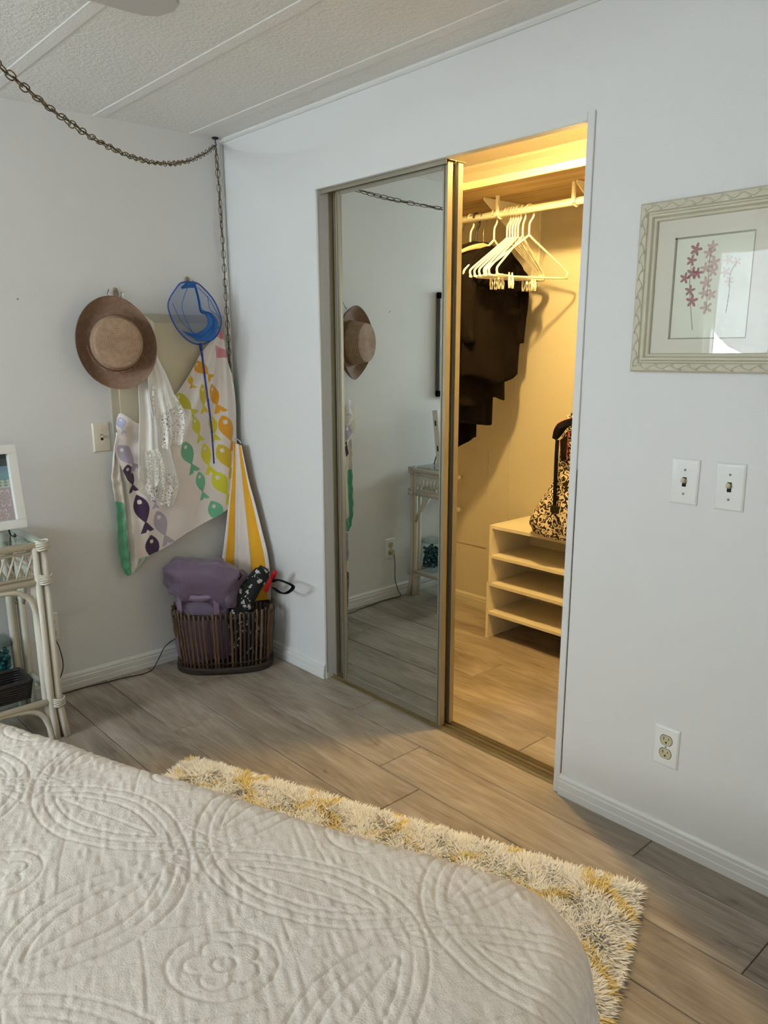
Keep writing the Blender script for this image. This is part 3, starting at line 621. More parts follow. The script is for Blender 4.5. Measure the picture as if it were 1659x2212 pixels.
# straw hat ------------------------------------------------------------
ht = thing('straw_hat', 'brown coiled straw sun hat with a wide brim hanging on the wall', 'hat', (.02, -.565, 1.35))
hp = []; rr = lambda t: t
for i in range(0, 30): r = .088*i/29; hp.append((r, .112-.006*(r/.088)**3))
for i in range(1, 22): t = i/21; hp.append((.088+.016*t, 106/1000-.089*t+(.008*math.sin(t*PI))*0))
for i in range(1, 34): t = i/33; hp.append((.104+.072*t, .017-.012*math.sin(t*PI)+.030*t*t))
nh = 96; vs = []; cols = []
T = Matrix.Translation((.062, -.549, 1.360)) @ Matrix.Rotation(math.radians(-19), 4, 'Z')
for k, (r, h) in enumerate(hp):
    rg = .0014*(1 if k % 2 else -1)
    for j in range(nh):
        a = 2*PI*j/nh; rr_ = r; hh = h
        if r > .104: 
            q = (r-.104)/.072; hh += q*(.010*math.sin(2*a+.6)+.006*math.sin(3*a+2)); rr_ = r*(1+q*(.03*math.sin(a*2+1)-.05*max(0, math.cos(a-2.3))**6))
        sp = k+.3+a/(2*PI)*2
        v = Vector((hh+(rg if k > 0 else 0), -(rr_+(rg if 30 < k < 50 else 0))*math.cos(a)*(.94 if r <= .104 else .94-.13*(r-.104)/.072), rr_*math.sin(a))); vs.append(T @ v)
        st = .5+.5*math.sin(sp*PI); base = (152, 120, 96) if r > .100 else (186, 154, 124); b_ = lin(tuple(x*(1.0 if st > .5 else .70) for x in base)); cols.append(b_[:3])
fs = [(k*nh+j, k*nh+(j+1) % nh, (k+1)*nh+(j+1) % nh, (k+1)*nh+j) for k in range(len(hp)-1) for j in range(nh)]
mesh('straw_body', vs, fs, m_straw, ht, smooth=True, cols=cols, solid=.0025)
band = [T @ Vector((.026+.003*math.sin(a*5), -.1045*math.cos(a), .1065*math.sin(a)-.002)) for a in np.linspace(PI*1.02, PI*1.98, 40)]
tube('beaded_band', band, .0014, m_green, ht, 6); tube('beaded_band', [p+Vector((.003, 0, .003*math.sin(i))) for i, p in enumerate(band)], .0011, m_red, ht, 5)
tube('hanging_loop', [(.035, -.565, 1.520), (.05, -.570, 1.512), (.066, -.562, 1.500), (.05, -.552, 1.525), (.03, -.548, 1.545)], .0013, m_lin, ht, 6)
tube('hanging_loop', [(.03, -.545, 1.56), (.03, -.552, 1.545), (.045, -.556, 1.52)], .0018, m_steel, ht, 6)
# butterfly net --------------------------------------------------------
bn = thing('butterfly_net', 'blue hooped play net with a thin navy bamboo style handle', 'net', (.09, -.2, .85))
hoopP = [(0.09,-0.2669,1.593),(0.09,-0.2049,1.595),(0.09,-0.1696,1.574),(0.09,-0.1314,1.536),(0.09,-0.1066,1.49),(0.09,-0.0968,1.444),(0.09,-0.1118,1.402),(0.09,-0.1484,1.37),(0.09,-0.2005,1.354),(0.09,-0.2497,1.367),(0.09,-0.2899,1.401),(0.09,-0.3189,1.446),(0.09,-0.3343,1.496),(0.09,-0.3256,1.529),(0.09,-0.2976,1.566)]
hoop = smooth_pts(hoopP, 6, True)
tube('net_hoop', [Vector(p) for p in hoop], .0028, m_hoop, bn, 8, closed=True)
hc = np.mean(np.array(hoop), 0); H = np.array(hoop); n = len(H); vs = []; nr = 14
for k in range(nr+1):
    s = 1-k/nr
    for j in range(n):
        p = hc+(H[j]-hc)*s; d_ = (1-s*s)*.02; p = p+np.array([-.0-d_+.004*s*math.sin(j*.35+k*.5), 0, 0]); vs.append(p)
fs = [(k*n+j, k*n+(j+1) % n, (k+1)*n+(j+1) % n, (k+1)*n+j) for k in range(nr) for j in range(n)]
mesh('net_bag', vs, fs, m_net, bn, smooth=True)
def nd(V, U, Sg):
    o = np.zeros_like(V); o[..., 0] = .004*np.sin(Sg*9+U*7); return o
ruled('net_fold', [(0.098,-0.2173,1.575),(0.098,-0.2076,1.522),(0.098,-0.2002,1.482),(0.098,-0.1708,1.468),(0.098,-0.1664,1.431),(0.098,-0.2189,1.399),(0.098,-0.2904,1.409)], [(0.098,-0.2074,1.575),(0.098,-0.1939,1.528),(0.098,-0.1829,1.491),(0.098,-0.1431,1.478),(0.098,-0.118,1.437),(0.098,-0.1459,1.376),(0.098,-0.2176,1.367)], 60, 16, m_netdense, bn, disp=nd, solid=0)
ruled('net_fold', [(0.096,-0.2178,1.399),(0.096,-0.1997,1.367)], [(0.096,-0.1085,1.426),(0.096,-0.1521,1.367)], 12, 12, m_netdense, bn, disp=nd, solid=0)
ruled('net_fold', [(0.096,-0.2778,1.575),(0.096,-0.2476,1.593),(0.096,-0.2083,1.595)], [(0.096,-0.2719,1.567),(0.096,-0.2424,1.574),(0.096,-0.2064,1.573)], 16, 5, m_netdense, bn, disp=nd, solid=0)
for q in ([(0.086,-0.2435,1.571),(0.086,-0.2713,1.498),(0.086,-0.2378,1.413),(0.086,-0.2093,1.39)], [(0.086,-0.1522,1.547),(0.086,-0.1452,1.495),(0.086,-0.1122,1.473)], [(0.086,-0.312,1.513),(0.086,-0.2752,1.441),(0.086,-0.2127,1.39)], [(0.086,-0.1939,1.576),(0.086,-0.1431,1.53),(0.086,-0.1025,1.461)]):
    tube('net_crease', smooth_pts(q, 6), .0013, m_netdense, bn, 5)
hd_ = [(0.095,-0.2033,1.355),(0.095,-0.1975,1.308),(0.095,-0.1911,1.226),(0.095,-0.183,1.136),(0.095,-0.1767,1.069),(0.095,-0.1718,1.001),(0.095,-0.1697,0.8612)]
hd2 = resample(hd_, 60); rad = [.0046-.0012*i/59+(.0013 if i in (5, 27, 43) else 0) for i in range(60)]
MB().tube([Vector(p) for p in hd2], rad, 10).out('net_handle', m_handle, bn, smooth=True)
tube('handle_collar', [Vector(hd2[0])+Vector((0, 0, .004)), Vector(hd2[3])], .0062, m_handle, bn)
# yellow striped towel in the corner ---------------------------------------
ys = thing('striped_beach_towel', 'yellow and white striped beach towel hanging in the wall corner above the bamboo basket', 'towel', (.15, -.07, .33))
def yc(V, U, Sg):
    c = np.tile(np.array(lin((226, 214, 206))[:3]), (len(V), 1)); ye = np.array(lin((222, 160, 24))[:3])
    m_ = ((Sg > .10) & (Sg < .27)) | ((Sg > .66-.04*U) & (Sg < .93)); c[m_] = ye; return c
def yd(V, U, Sg):
    o = np.zeros_like(V); a = .012*U; o[..., 1] = -a*np.sin(Sg*17+U*1.5)-a*.5*np.sin(Sg*31); o[..., 0] = a*.6*np.cos(Sg*17+U); return o
LT = [(0.06,-0.0481,0.9387),(0.06,-0.0681,0.7793),(0.06,-0.0902,0.651),(0.06,-0.1125,0.5216),(0.06,-0.1343,0.4045),(0.06,-0.1427,0.3246),(0.06,-0.1404,0.2348)]
RT = [(0.1193,-0.045,0.9307),(0.1599,-0.045,0.7884),(0.1983,-0.045,0.6908),(0.2408,-0.045,0.5747),(0.278,-0.045,0.4645),(0.2861,-0.045,0.3678),(0.2818,-0.045,0.267)]
ruled('towel_cloth', LT, RT, 200, 150, m_terry, ys, disp=yd, col=yc)
tube('hanging_loop', [(.05, -.03, .95), (.06, -.035, .955), (.10, -.04, .948), (.115, -.045, .94)], .002, m_trim, ys, 6)

# ------------------------------------------------------------------ bamboo basket with its contents
bc = Vector((.2035, -.225, 0)); bu = Vector((.57, .82, 0)).normalized(); bv_ = Vector((bu.y, -bu.x, 0)); BA, BBb = .200, .122
def ell(a, z, ka=1, kb=1, ex=.75):
    ca, sa = math.cos(a), math.sin(a); x = math.copysign(abs(ca)**ex, ca)*BA*ka; y = math.copysign(abs(sa)**ex, sa)*BBb*kb
    return bc+bu*x+bv_*y+Vector((0, 0, z))
bk = thing('bamboo_basket', 'oval open basket of brown bamboo sticks on a dark plinth in the corner', 'basket', bc)
nb = 60; ring = lambda z, k, kb=None: [ell(2*PI*i/72, z, k, kb or k) for i in range(72)]
# evenly spaced angles along the perimeter
pr_ = [ell(2*PI*i/720, 0) for i in range(721)]; dd = np.r_[0, np.cumsum([(pr_[i+1]-pr_[i]).length for i in range(720)])]
def ang_at(f): return 2*PI*np.interp(f*dd[-1], dd, np.arange(721))/720
for i in range(nb):
    a = ang_at((i+.15*random.uniform(-1, 1))/nb); top = .275+random.uniform(-.012, .008); k1 = 1.06
    p0 = ell(a, .028, .965, .965); p1 = ell(a, top, k1, k1); r = random.uniform(.0042, .0056); pts = []; rad = []
    nd_ = random.uniform(.3, .7)
    for t in np.linspace(0, 1, 9):
        q = p0.lerp(p1, t)+Vector((random.uniform(-.0012, .0012), random.uniform(-.0012, .0012), 0)); pts.append(q); rad.append(r*(1.18 if abs(t-nd_) < .06 else 1))
    MB().tube(pts, rad, 7).out('bamboo_stick', m_bam if random.random() < .6 else m_bamdark, bk, smooth=True)
v = ring(0, .99)+ring(.006, 1.03)+ring(.024, 1.03)+ring(.030, .99)+ring(.030, .93); f = []
for k in range(4):
    for j in range(72): f.append((k*72+j, k*72+(j+1) % 72, (k+1)*72+(j+1) % 72, (k+1)*72+j))
f.append(tuple(range(288, 360))); f.append(tuple(reversed(range(72)))); mesh('plinth', v, f, m_bind, bk, angle=40)
for zz, kk in ((.248, 1.065), (.255, 1.03), (.05, .985)):
    tube('rim_binding', [ell(2*PI*i/240, zz+.003*math.sin(i*1.57), kk+.02*math.sin(i*1.57+1)) for i in range(240)], .0026, m_bind, bk, 5, closed=True)
tube('inner_hoop', ring(.262, 1.0), .005, m_bind, bk, 8, closed=True)
def loft(name, rings, m, par, cap=True, **k):   # rings: list of equal-length point lists
    n = len(rings[0]); v = [p for r in rings for p in r]; f = [(i*n+j, i*n+(j+1) % n, (i+1)*n+(j+1) % n, (i+1)*n+j) for i in range(len(rings)-1) for j in range(n)]
    if cap: f += [tuple(reversed(range(n))), tuple(range((len(rings)-1)*n, len(rings)*n))]
    return mesh(name, v, f, m, par, smooth=True, **k)
def blob(name, c, ax, m, par, rot=Matrix.Identity(3), ex=.7, nz=.06, fr=9, seed=0, n=48, mm=32, **k):
    v = []; f = []
    for i in range(mm+1):
        th = PI*i/mm; ct, st = math.cos(th), math.sin(th)
        for j in range(n):
            ph = 2*PI*j/n; g_ = lambda q: math.copysign(abs(q)**ex, q)
            d = Vector((g_(st)*g_(math.cos(ph)), g_(st)*g_(math.sin(ph)), g_(ct)))
            q = Vector((d.x*ax[0], d.y*ax[1], d.z*ax[2])); s = 1+nz*(1.1-2.6*abs(noise.noise(q*fr+Vector((seed, 0, 0)))))+nz*.6*(.5-1.6*abs(noise.noise(q*fr*2.4+Vector((0, seed, 3)))))
            v.append(Vector(c)+rot @ (q*s))
    for i in range(mm):
        for j in range(n): f.append((i*n+j, (i+1)*n+j, (i+1)*n+(j+1) % n, i*n+(j+1) % n))
    return mesh(name, v, f, m, par, smooth=True, **k)
# mauve bag: body sits in the basket and rises above its rim, left half
mb_ = thing('mauve_backpack', 'crumpled mauve nylon backpack stuffed in the bamboo basket', 'backpack', (.16, -.27, .04))
Rb = Matrix(((bu.x, bv_.x, 0), (bu.y, bv_.y, 0), (0, 0, 1)))
blob('bag_body', (.152, -.290, .18), (.105, .078, .145), m_purple, mb_, Rb, .55, .16, 9, 3)
blob('bag_top', (.165, -.300, .392), (.138, .088, .080), m_purple, mb_, Rb @ Matrix.Rotation(math.radians(7), 3, 'Y'), .52, .13, 8, 8, n=96, mm=64)
blob('side_pocket', (.215, -.205, .345), (.056, .080, .066), m_purple, mb_, Rb @ Matrix.Rotation(.4, 3, 'Z'), .5, .16, 10, 5, n=72, mm=48)
def on_bag(a, z, r1=1.0): return Vector((.165, -.300, 0))+bu*(.137*r1*math.cos(a))+bv_*(.090*r1*math.sin(a))+Vector((0, 0, z))
tube('zip_piping', [on_bag(a, .405+.012*math.sin(a*2), 1.0) for a in np.linspace(PI*.98, PI*.05, 30)], .0018, m_purple2, mb_, 6)
st_ = [on_bag(a, .345+.012*math.sin(a*3), 1.0) for a in np.linspace(PI*.98, PI*.12, 30)]
v = [p+Vector((0, 0, s)) for p in st_ for s in (-.013, .013)]; mesh('webbing_strap', v, [(2*i, 2*i+1, 2*i+3, 2*i+2) for i in range(29)], m_purple2, mb_, smooth=True, solid=.003)
for da in (.35*PI, .72*PI):
    p = on_bag(da, 0, 1.01); tg = Vector((-bu.x*math.sin(da)*.137+bv_.x*math.cos(da)*.09, -bu.y*math.sin(da)*.137+bv_.y*math.cos(da)*.09, 0)).normalized()
    v = [p+tg*s+Vector((0, 0, z)) for z in (.34, .31, .28, .25) for s in (-.011, .011)]; mesh('webbing_strap', v, [(2*i, 2*i+1, 2*i+3, 2*i+2) for i in range(3)], m_purple2, mb_, solid=.003)
Tb = Matrix.Translation((.262, -.205, .425)) @ Rb.to_4x4() @ Matrix.Rotation(math.radians(25), 4, 'Y')
MB().box((-.018, -.010, -.006), (.018, .010, .004), .003, Tb).box((-.006, -.016, .0), (.026, -.010, .008), .001, Tb).box((-.006, .010, .0), (.026, .016, .008), .001, Tb).out('buckle', m_black, mb_)
tube('buckle_strap', [(.262, -.205, .425), (.28, -.19, .428), (.29, -.18, .41), (.275, -.185, .39)], .004, m_black, mb_, 6)
v = [Vector((.222, -.24, .452)), Vector((.240, -.252, .444)), Vector((.272, -.218, .430)), Vector((.254, -.200, .438))]; mesh('cloth_tab', v, [(0, 1, 2, 3)], m_purple2, mb_, solid=.003)
# black floral pouch leaning out of the basket
fp = thing('floral_pouch', 'black pouch with white flowers leaning out of the bamboo basket', 'bag', (.24, -.13, .03))
A0, A1 = Vector((.235, -.215, .20)), Vector((.330, -.090, .430)); ax_ = (A1-A0).normalized(); s1 = ax_.cross(Vector((1, -1, .2))).normalized(); s2 = ax_.cross(s1)
rings = []
for i in range(26):
    t = i/25; c = A0.lerp(A1, t); wv = .052*(1-.35*t)*(1 if t < .96 else .75); dv = .032*(1-.2*t)
    rings.append([c+s1*wv*math.cos(a)*(1+.08*math.sin(3*a+t*7))+s2*dv*math.sin(a)*(1+.12*math.sin(4*a+t*9)) for a in np.linspace(0, 2*PI, 28, endpoint=False)])
loft('pouch_body', rings, m_floral, fp)
blob('pouch_bottom', (.215, -.170, .135), (.085, .07, .11), m_floral, fp, Rb, .7, .14, 10, 12)
lp = [(0.4031,-0.1,0.3908),(0.424,-0.1,0.4026),(0.4642,-0.1,0.4091),(0.5451,-0.1,0.4035),(0.5088,-0.1,0.3692),(0.4611,-0.1,0.3557),(0.4055,-0.1,0.3646)]
lp = smooth_pts(lp, 6); v = [Vector(p)+Vector(d) for p in lp for d in ((.005, -.010, .004), (-.005, .010, -.004))]
mesh('strap_loop', v, [(2*i, 2*i+1, 2*i+3, 2*i+2) for i in range(len(lp)-1)], m_blackcloth, fp, smooth=True, solid=.006)
ru = thing('umbrella_handle', 'red cylindrical umbrella handle poking out of the black floral pouch', 'umbrella', (.33, -.09, .42))
q0, q1 = [(0.3761,-0.1,0.3775),(0.4238,-0.1,0.4386)]; q0, q1 = Vector(q0), Vector(q1); qa = (q1-q0)
MB().tube([q0-qa*.6, q0, q0+qa*.45, q0+qa*.47, q0+qa*.5, q1-qa*.03, q1], [.0105, .0105, .0108, .0100, .0112, .0112, .009], 16).out('handle_grip', m_red, ru, angle=40)
MB().tube([q1-qa*.01, q1+qa*.05], .006, 12).out('handle_button', m_red, ru)

# ------------------------------------------------------------------ rattan table
rt = thing('rattan_console_table', 'cream painted rattan console table with lattice apron and glass top', 'table', (.2, -1.42, 0))
tx0, tx1, ty1, ty0, tz = .04, .375, -.985, -1.86, .700
R1 = .0115
def rt_leg(x, y, sx, sy):
    for k, (ox, oy) in enumerate(((0, 0), (0, sy*.027), (-sx*.026, 0), (-sx*.013, sy*.040))):
        fl_ = (.012 if k == 0 else .006)
        MB().tube([(x+ox, y+oy, tz-.006), (x+ox, y+oy, .14), (x+ox+sx*fl_*.4, y+oy-sy*fl_*.4, .07), (x+ox+sx*fl_, y+oy-sy*fl_, .0)], [.0115, .0125, .0130, .0130], 10).out('leg', m_ratt, rt, smooth=True)
for (x, sx) in ((tx0+.012, -1), (tx1-.003, 1)):
    for (y, sy) in ((ty1-.015, -1), (ty0+.015, 1)): rt_leg(x, y, sx, sy)
for z, r in ((tz, .013), (tz-.022, .006), (tz-.106, .0065), (tz-.125, .0115), (.140, .0115)):
    for y in (ty1-.012, ty0+.012): tube('rail', [(tx0, y, z), (tx1, y, z)], r, m_ratt, rt)
    for x in (tx0+.012, tx1-.006): tube('rail', [(x, ty0, z), (x, ty1, z)], r, m_ratt, rt)
def lattice(p, q, n):
    p, q = Vector(p), Vector(q); d = (q-p)/n
    for i in range(n):
        for s in (0, 1):
            a = p+d*(i+(0 if s else .0)); b_ = p+d*(i+1.0)
            z0, z1 = tz-.102, tz-.026
            if s: a, b_ = b_, a
            MB().tube([(a.x+(.004 if s else -.002), a.y, z0), (b_.x+(.004 if s else -.002), b_.y, z1)], .0036, 6).out('lattice_stick', m_ratt, rt, smooth=True)
lattice((tx1-.006, ty1-.050, 0), (tx1-.006, ty0+.050, 0), 26)
lattice((tx0+.045, ty1-.012, 0), (tx1-.045, ty1-.012, 0), 9)
for y in (ty1-.048, ty0+.048): tube('rail', [(tx1-.006, y, tz-.02), (tx1-.006, y, tz-.108)], .0065, m_ratt, rt)
for x in (tx0+.042, tx1-.042): tube('rail', [(x, ty1-.012, tz-.02), (x, ty1-.012, tz-.108)], .006, m_ratt, rt)
# arches
for y, s in ((ty1-.055, -1), (ty0+.055, 1)):
    tube('arch', smooth_pts([(tx1-.006, y+s*.50, tz-.142), (tx1-.006, y+s*.12, tz-.143), (tx1-.006, y+s*.035, tz-.165), (tx1-.006, y+s*.006, tz-.22), (tx1-.006, y-s*.006, tz-.36), (tx1-.004, y-s*.01, .165)], 8), .0095, m_ratt, rt)
    tube('foot_arch', smooth_pts([(tx1-.006, y+s*.30, .138), (tx1-.006, y+s*.10, .128), (tx1-.006, y+s*.03, .105), (tx1, y+s*.004, .05), (tx1+.004, y-s*.002, .0)], 8), .0095, m_ratt, rt)
    yy = ty1-.012 if s < 0 else ty0+.012
    tube('foot_arch', smooth_pts([(tx0+.035, yy, .0), (tx0+.04, yy, .08), (tx0+.075, yy, .128), (tx1-.09, yy, .128), (tx1-.045, yy, .08), (tx1-.04, yy, .0)], 8), .009, m_ratt, rt)
    tube('brace', [(tx0+.03, yy, .40), (tx0+.12, yy, tz-.13)], .0085, m_ratt, rt)
tube('brace', [(tx0+.02, ty1-.02, .42), (tx0+.012, ty1-.20, tz-.13)], .0085, m_ratt, rt)
for x in (tx0+.006, tx1+.001):
    for y, s in ((ty1-.018, -1), (ty0+.018, 1)):
        for z, w_ in ((tz, .018), (tz-.118, .018), (.134, .016)):
            for k in range(5):
                MB().tube([Vector((x+math.cos(a)*.019, y+math.sin(a)*.021, z+(k-2)*w_*.36+.002*math.sin(a*2+k))) for a in np.linspace(0, 2*PI, 14, endpoint=False)], .0036, 5, closed=True).out('cane_binding', m_ratt, rt, smooth=True)
box('glass_top', (tx0+.012, ty0+.012, tz+.013), (tx1-.010, ty1-.016, tz+.018), m_glassg, rt)
box('glass_shelf', (tx0+.014, ty0+.014, .144), (tx1-.014, ty1-.016, .149), m_glassg, rt)
# shadow-box frame on the easel
def lt(T, pts): return [T @ Vector(p) for p in pts]
Tf = Matrix.Translation((.225, -1.005, tz+.038)) @ Matrix.Rotation(math.radians(-8), 4, 'Y')
fr = thing('shadow_box_frame', 'white hinged shadow box picture frame on a black easel on the rattan table', 'picture frame', (.21, -1.1, tz+.038))
Wf, Hf, Df = .24, .285, .036; bw = .030
MB().box((0, -Wf, 0), (Df, 0, bw), .0015, Tf).box((0, -Wf, Hf-bw), (Df, 0, Hf), .0015, Tf).box((0, -Wf, bw), (Df, -Wf+bw, Hf-bw), .0015, Tf).box((0, -bw, bw), (Df, 0, Hf-bw), .0015, Tf).out('frame_border', m_white, fr)
def img_col(V, U, Sg): return None
ny, nz_ = 90, 110; vs = []; cs = []
for i in range(nz_):
    for j in range(ny):
        y = -bw-(Wf-2*bw)*j/(ny-1); z = bw+(Hf-2*bw)*i/(nz_-1); vs.append(Tf @ Vector((.014, y, z))); t = i/(nz_-1); u = j/(ny-1)
        if t > .50:
            c = (60, 62, 62) if t > .93 else (74, 84, 82) if (t > .82 and u < .35) else (120+40*(1-t), 160+10*math.sin(t*30), 172)
            if t < .62: c = (206, 200, 186) if math.sin(u*60)+math.sin(t*150) > -.4 else (120, 150, 150)
            if t < .52: c = (214, 206, 200)
        else:
            c = (190, 168, 172)
            for (a, b_, r) in ((.12, .34, .13), (.55, .2, .16), (.2, .08, .10), (.85, .38, .14)):
                an = math.atan2(t-b_, u-a); d = math.hypot(t-b_, u-a); pet = r*abs(math.cos(3*an))**.5
                if abs(d-pet) < .009: c = (226, 216, 214)
        cs.append(lin(c)[:3])
mesh('framed_picture', np.array([tuple(v) for v in vs]), gridf(nz_, ny), m_paper, fr, cols=cs)
MB().box((.0, -Wf+.01, .01), (.003, -.01, Hf-.01), 0, Tf).out('back_board', m_white, fr)
MB().box((.024, -Wf+bw, bw), (.026, -bw, Hf-bw), 0, Tf).out('glass_pane', m_glass, fr)
for z in (.075, .205): MB().box((.014, -.001, z), (.022, .0025, z+.028), 0, Tf).out('hinge', m_black, fr)
ea = thing('display_easel', 'small black wire easel holding the white shadow box frame', 'easel', (.22, -1.1, tz+.016))
for s in (-1, 1):
    yc_ = -1.115+s*.055
    tube('easel_leg', smooth_pts([(.290, yc_, tz+.034), (.292, yc_, tz+.024), (.275, yc_, tz+.022), (.235, yc_, tz+.030), (.19, yc_+.002, tz+.13), (.165, -1.115, tz+.24)], 6), .0028, m_black, ea, 8)
    MB().sph((.290, yc_, tz+.026), .0055).out('easel_foot', m_black, ea, smooth=True)
tube('easel_strut', [(.168, -1.115, tz+.22), (.10, -1.115, tz+.022)], .0028, m_black, ea, 8)
# jar of marbles
jr = thing('marble_jar', 'square clear glass jar of teal marbles with a lid on the lower glass shelf', 'jar', (.095, -1.11, .150))
jx0, jx1, jy0, jy1, jz0, jz1 = .050, .140, -1.160, -1.064, .150, .310
MB().box((jx0, jy0, jz0), (jx1, jy1, jz1), .006).out('jar_glass', m_glassg, jr)
MB().box((jx0-.003, jy0-.003, jz1-.024), (jx1+.003, jy1+.003, jz1+.006), .006).out('jar_lid', m_glassg, jr)
mb = MB()
for k in range(150):
    mb.sph((random.uniform(jx0+.010, jx1-.010), random.uniform(jy0+.010, jy1-.010), random.uniform(jz0+.010, jz0+.110)), .0088, 8, 6)
mb.out('marbles', m_marble, jr, smooth=True, kind='stuff')
# dark wicker tray
wk = thing('wicker_tray', 'black woven wicker basket at the front of the lower table shelf', 'basket', (.27, -1.24, .151))
x0, x1, y0, y1 = .215, .325, -1.40, -1.085
for k in range(8):
    z = .158+k*.0088; e = .004+.0012*k
    pl = [(x0-e, y0-e), (x1+e, y0-e), (x1+e, y1+e), (x0-e, y1+e)]; pts = []
    for i in range(4):
        a, b_ = pl[i], pl[(i+1) % 4]
        for j in range(14): t = j/14; pts.append(Vector((a[0]+(b_[0]-a[0])*t, a[1]+(b_[1]-a[1])*t, z+.0016*math.sin(j*PI+k*PI))))
    MB().tube(pts, .0052 if k < 7 else .0075, 6, closed=True).out('wicker_strand', m_wick, wk, smooth=True)
box('tray_floor', (x0, y0, .151), (x1, y1, .155), m_wick, wk)
# silver picture on the left wall, seen in the mirror
lpz = thing('wall_picture', 'grey silver framed picture on the left wall seen only in the mirror door', 'picture', (0, -1.45, 1.074))
yA, yB, zA, zB = -1.72, -1.222, 1.074, 1.622
MB().box((0, yA, zA), (.026, yB, zA+.035), .003).box((0, yA, zB-.035), (.026, yB, zB), .003).box((0, yA, zA), (.026, yA+.035, zB), .003).box((0, yB-.035, zA), (.026, yB, zB), .003).out('frame_border', m_silver, lpz)
box('print', (.004, yA+.03, zA+.03), (.008, yB-.03, zB-.03), m_mat, lpz); box('glass_pane', (.014, yA+.03, zA+.03), (.016, yB-.03, zB-.03), m_glass, lpz)

# ------------------------------------------------------------------ flower print on the right wall
pf = thing('flower_print', 'antique cream carved frame with a pink wildflower print above the light switches', 'picture', (2.1, 0, 1.27))
fa0, fa1, fb0, fb1 = 1.925, 2.300, 1.270, 1.668
prf = [(0, 0), (0, .016), (.004, .019), (.020, .019), (.023, .015), (.026, .015), (.029, .020), (.034, .020), (.038, .014), (.043, .013), (.045, .010), (.045, 0)]
cor = [(fa0, fb0, 1, 1), (fa1, fb0, -1, 1), (fa1, fb1, -1, -1), (fa0, fb1, 1, -1)]
n = len(prf)
for s in range(4):
    v = []
    for (x, z, sx, sz) in (cor[s], cor[(s+1) % 4]): v += [(x+sx*p, -h, z+sz*p) for p, h in prf]
    f = [(i, i+1, n+i+1, n+i) for i in range(n-1)]+[(n-1, 0, n, 2*n-1)]; mesh('frame_rail', v, f, m_frame, pf)
    (xa, za, sa, ta), (xb, zb, sb, tb) = cor[s], cor[(s+1) % 4]
    pa = Vector((xa+sa*.012, -.0195, za+ta*.012)); pb = Vector((xb+sb*.012, -.0195, zb+tb*.012)); L = (pb-pa).length; d = (pb-pa)/L; nn = Vector((-d.z, 0, d.x))
    mb = MB(); k = int(L/.004); mb.tube([pa+d*(L*i/k)+nn*(.0045*math.sin(L*i/k*150)) for i in range(k+1)], .0012, 5)
    for i in range(int(L/.0209)):
        t = .0209*i+.012; c = pa+d*t+nn*(.004*(-1)**i)
        mb.tube([c, c+d*.005+nn*(.003*(-1)**i), c+d*.010+nn*(.001*(-1)**i)], [.0006, .0019, .0004], 5)
    mb.out('carved_vine', m_frame, pf, smooth=True)
ia0, ia1, ib0, ib1 = fa0+.044, fa1-.044, fb0+.044, fb1-.044
oa0, oa1, ob0, ob1 = 2.015, 2.203, 1.348, 1.582
MB().box((ia0, -.006, ib0), (oa0, -.004, ib1)).box((oa1, -.006, ib0), (ia1, -.004, ib1)).box((oa0, -.006, ib0), (oa1, -.004, ob0)).box((oa0, -.006, ob1), (oa1, -.004, ib1)).out('mat_board', m_mat, pf)
MB().box((oa0, -.0058, ob0), (oa0+.004, -.0035, ob1)).box((oa1-.0025, -.0058, ob0), (oa1, -.0035, ob1)).box((oa0, -.0058, ob0), (oa1, -.0035, ob0+.0025)).box((oa0, -.0058, ob1-.004), (oa1, -.0035, ob1)).out('mat_bevel', m_matin, pf)
# print: stems and petals as colour on the paper
NX, NZ = 260, 320; X, Z = np.meshgrid(np.linspace(oa0, oa1, NX), np.linspace(ob0, ob1, NZ)); col = np.tile(np.array(lin((222, 216, 200))[:3]), (NX*NZ, 1)).reshape(NZ, NX, 3)
def flower(cx, cz, r, rgb, rot, al):
    an = np.arctan2(Z-cz, X-cx)-rot; d = np.hypot(X-cx, Z-cz); pet = r*(.35+.65*np.abs(np.cos(2.5*an))**1.6); m_ = (d < pet)
    col[m_] = col[m_]*(1-al)+np.array(lin(rgb)[:3])*al; m2 = m_ & (np.abs(np.sin(2.5*an)) < .18); col[m2] = col[m2]*.8
FL = [(2.067,-0.005,1.552),(2.058,-0.005,1.528),(2.045,-0.005,1.489),(2.063,-0.005,1.499),(2.075,-0.005,1.498),(2.06,-0.005,1.46),(2.067,-0.005,1.436),(2.106,-0.005,1.555),(2.099,-0.005,1.541),(2.112,-0.005,1.519),(2.094,-0.005,1.508),(2.111,-0.005,1.5),(2.098,-0.005,1.475),(2.095,-0.005,1.452),(2.112,-0.005,1.448),(2.103,-0.005,1.419),(2.146,-0.005,1.522),(2.165,-0.005,1.516),(2.141,-0.005,1.496),(2.152,-0.005,1.476)]
for i, p in enumerate(FL):
    al = .85 if i < 7 else .6 if i < 16 else .4; flower(p[0], p[2], (.0135 if i % 3 else .0155)*(1 if i < 16 else .8), (150, 78, 88) if i < 7 else (176, 112, 118) if i < 16 else (196, 150, 146), i*1.3, al)
ST = [[(2.067,-0.005,1.552),(2.059,-0.005,1.523),(2.058,-0.005,1.473),(2.063,-0.005,1.436),(2.074,-0.005,1.369)], [(2.105,-0.005,1.553),(2.101,-0.005,1.52),(2.103,-0.005,1.466),(2.103,-0.005,1.412)], [(2.165,-0.005,1.516),(2.153,-0.005,1.492),(2.154,-0.005,1.452),(2.151,-0.005,1.406)]]
for pl in ST:
    for a in resample(smooth_pts(pl, 6), 200): m_ = np.hypot(X-a[0], Z-a[2]) < .0009; col[m_] = lin((136, 122, 108))[:3]
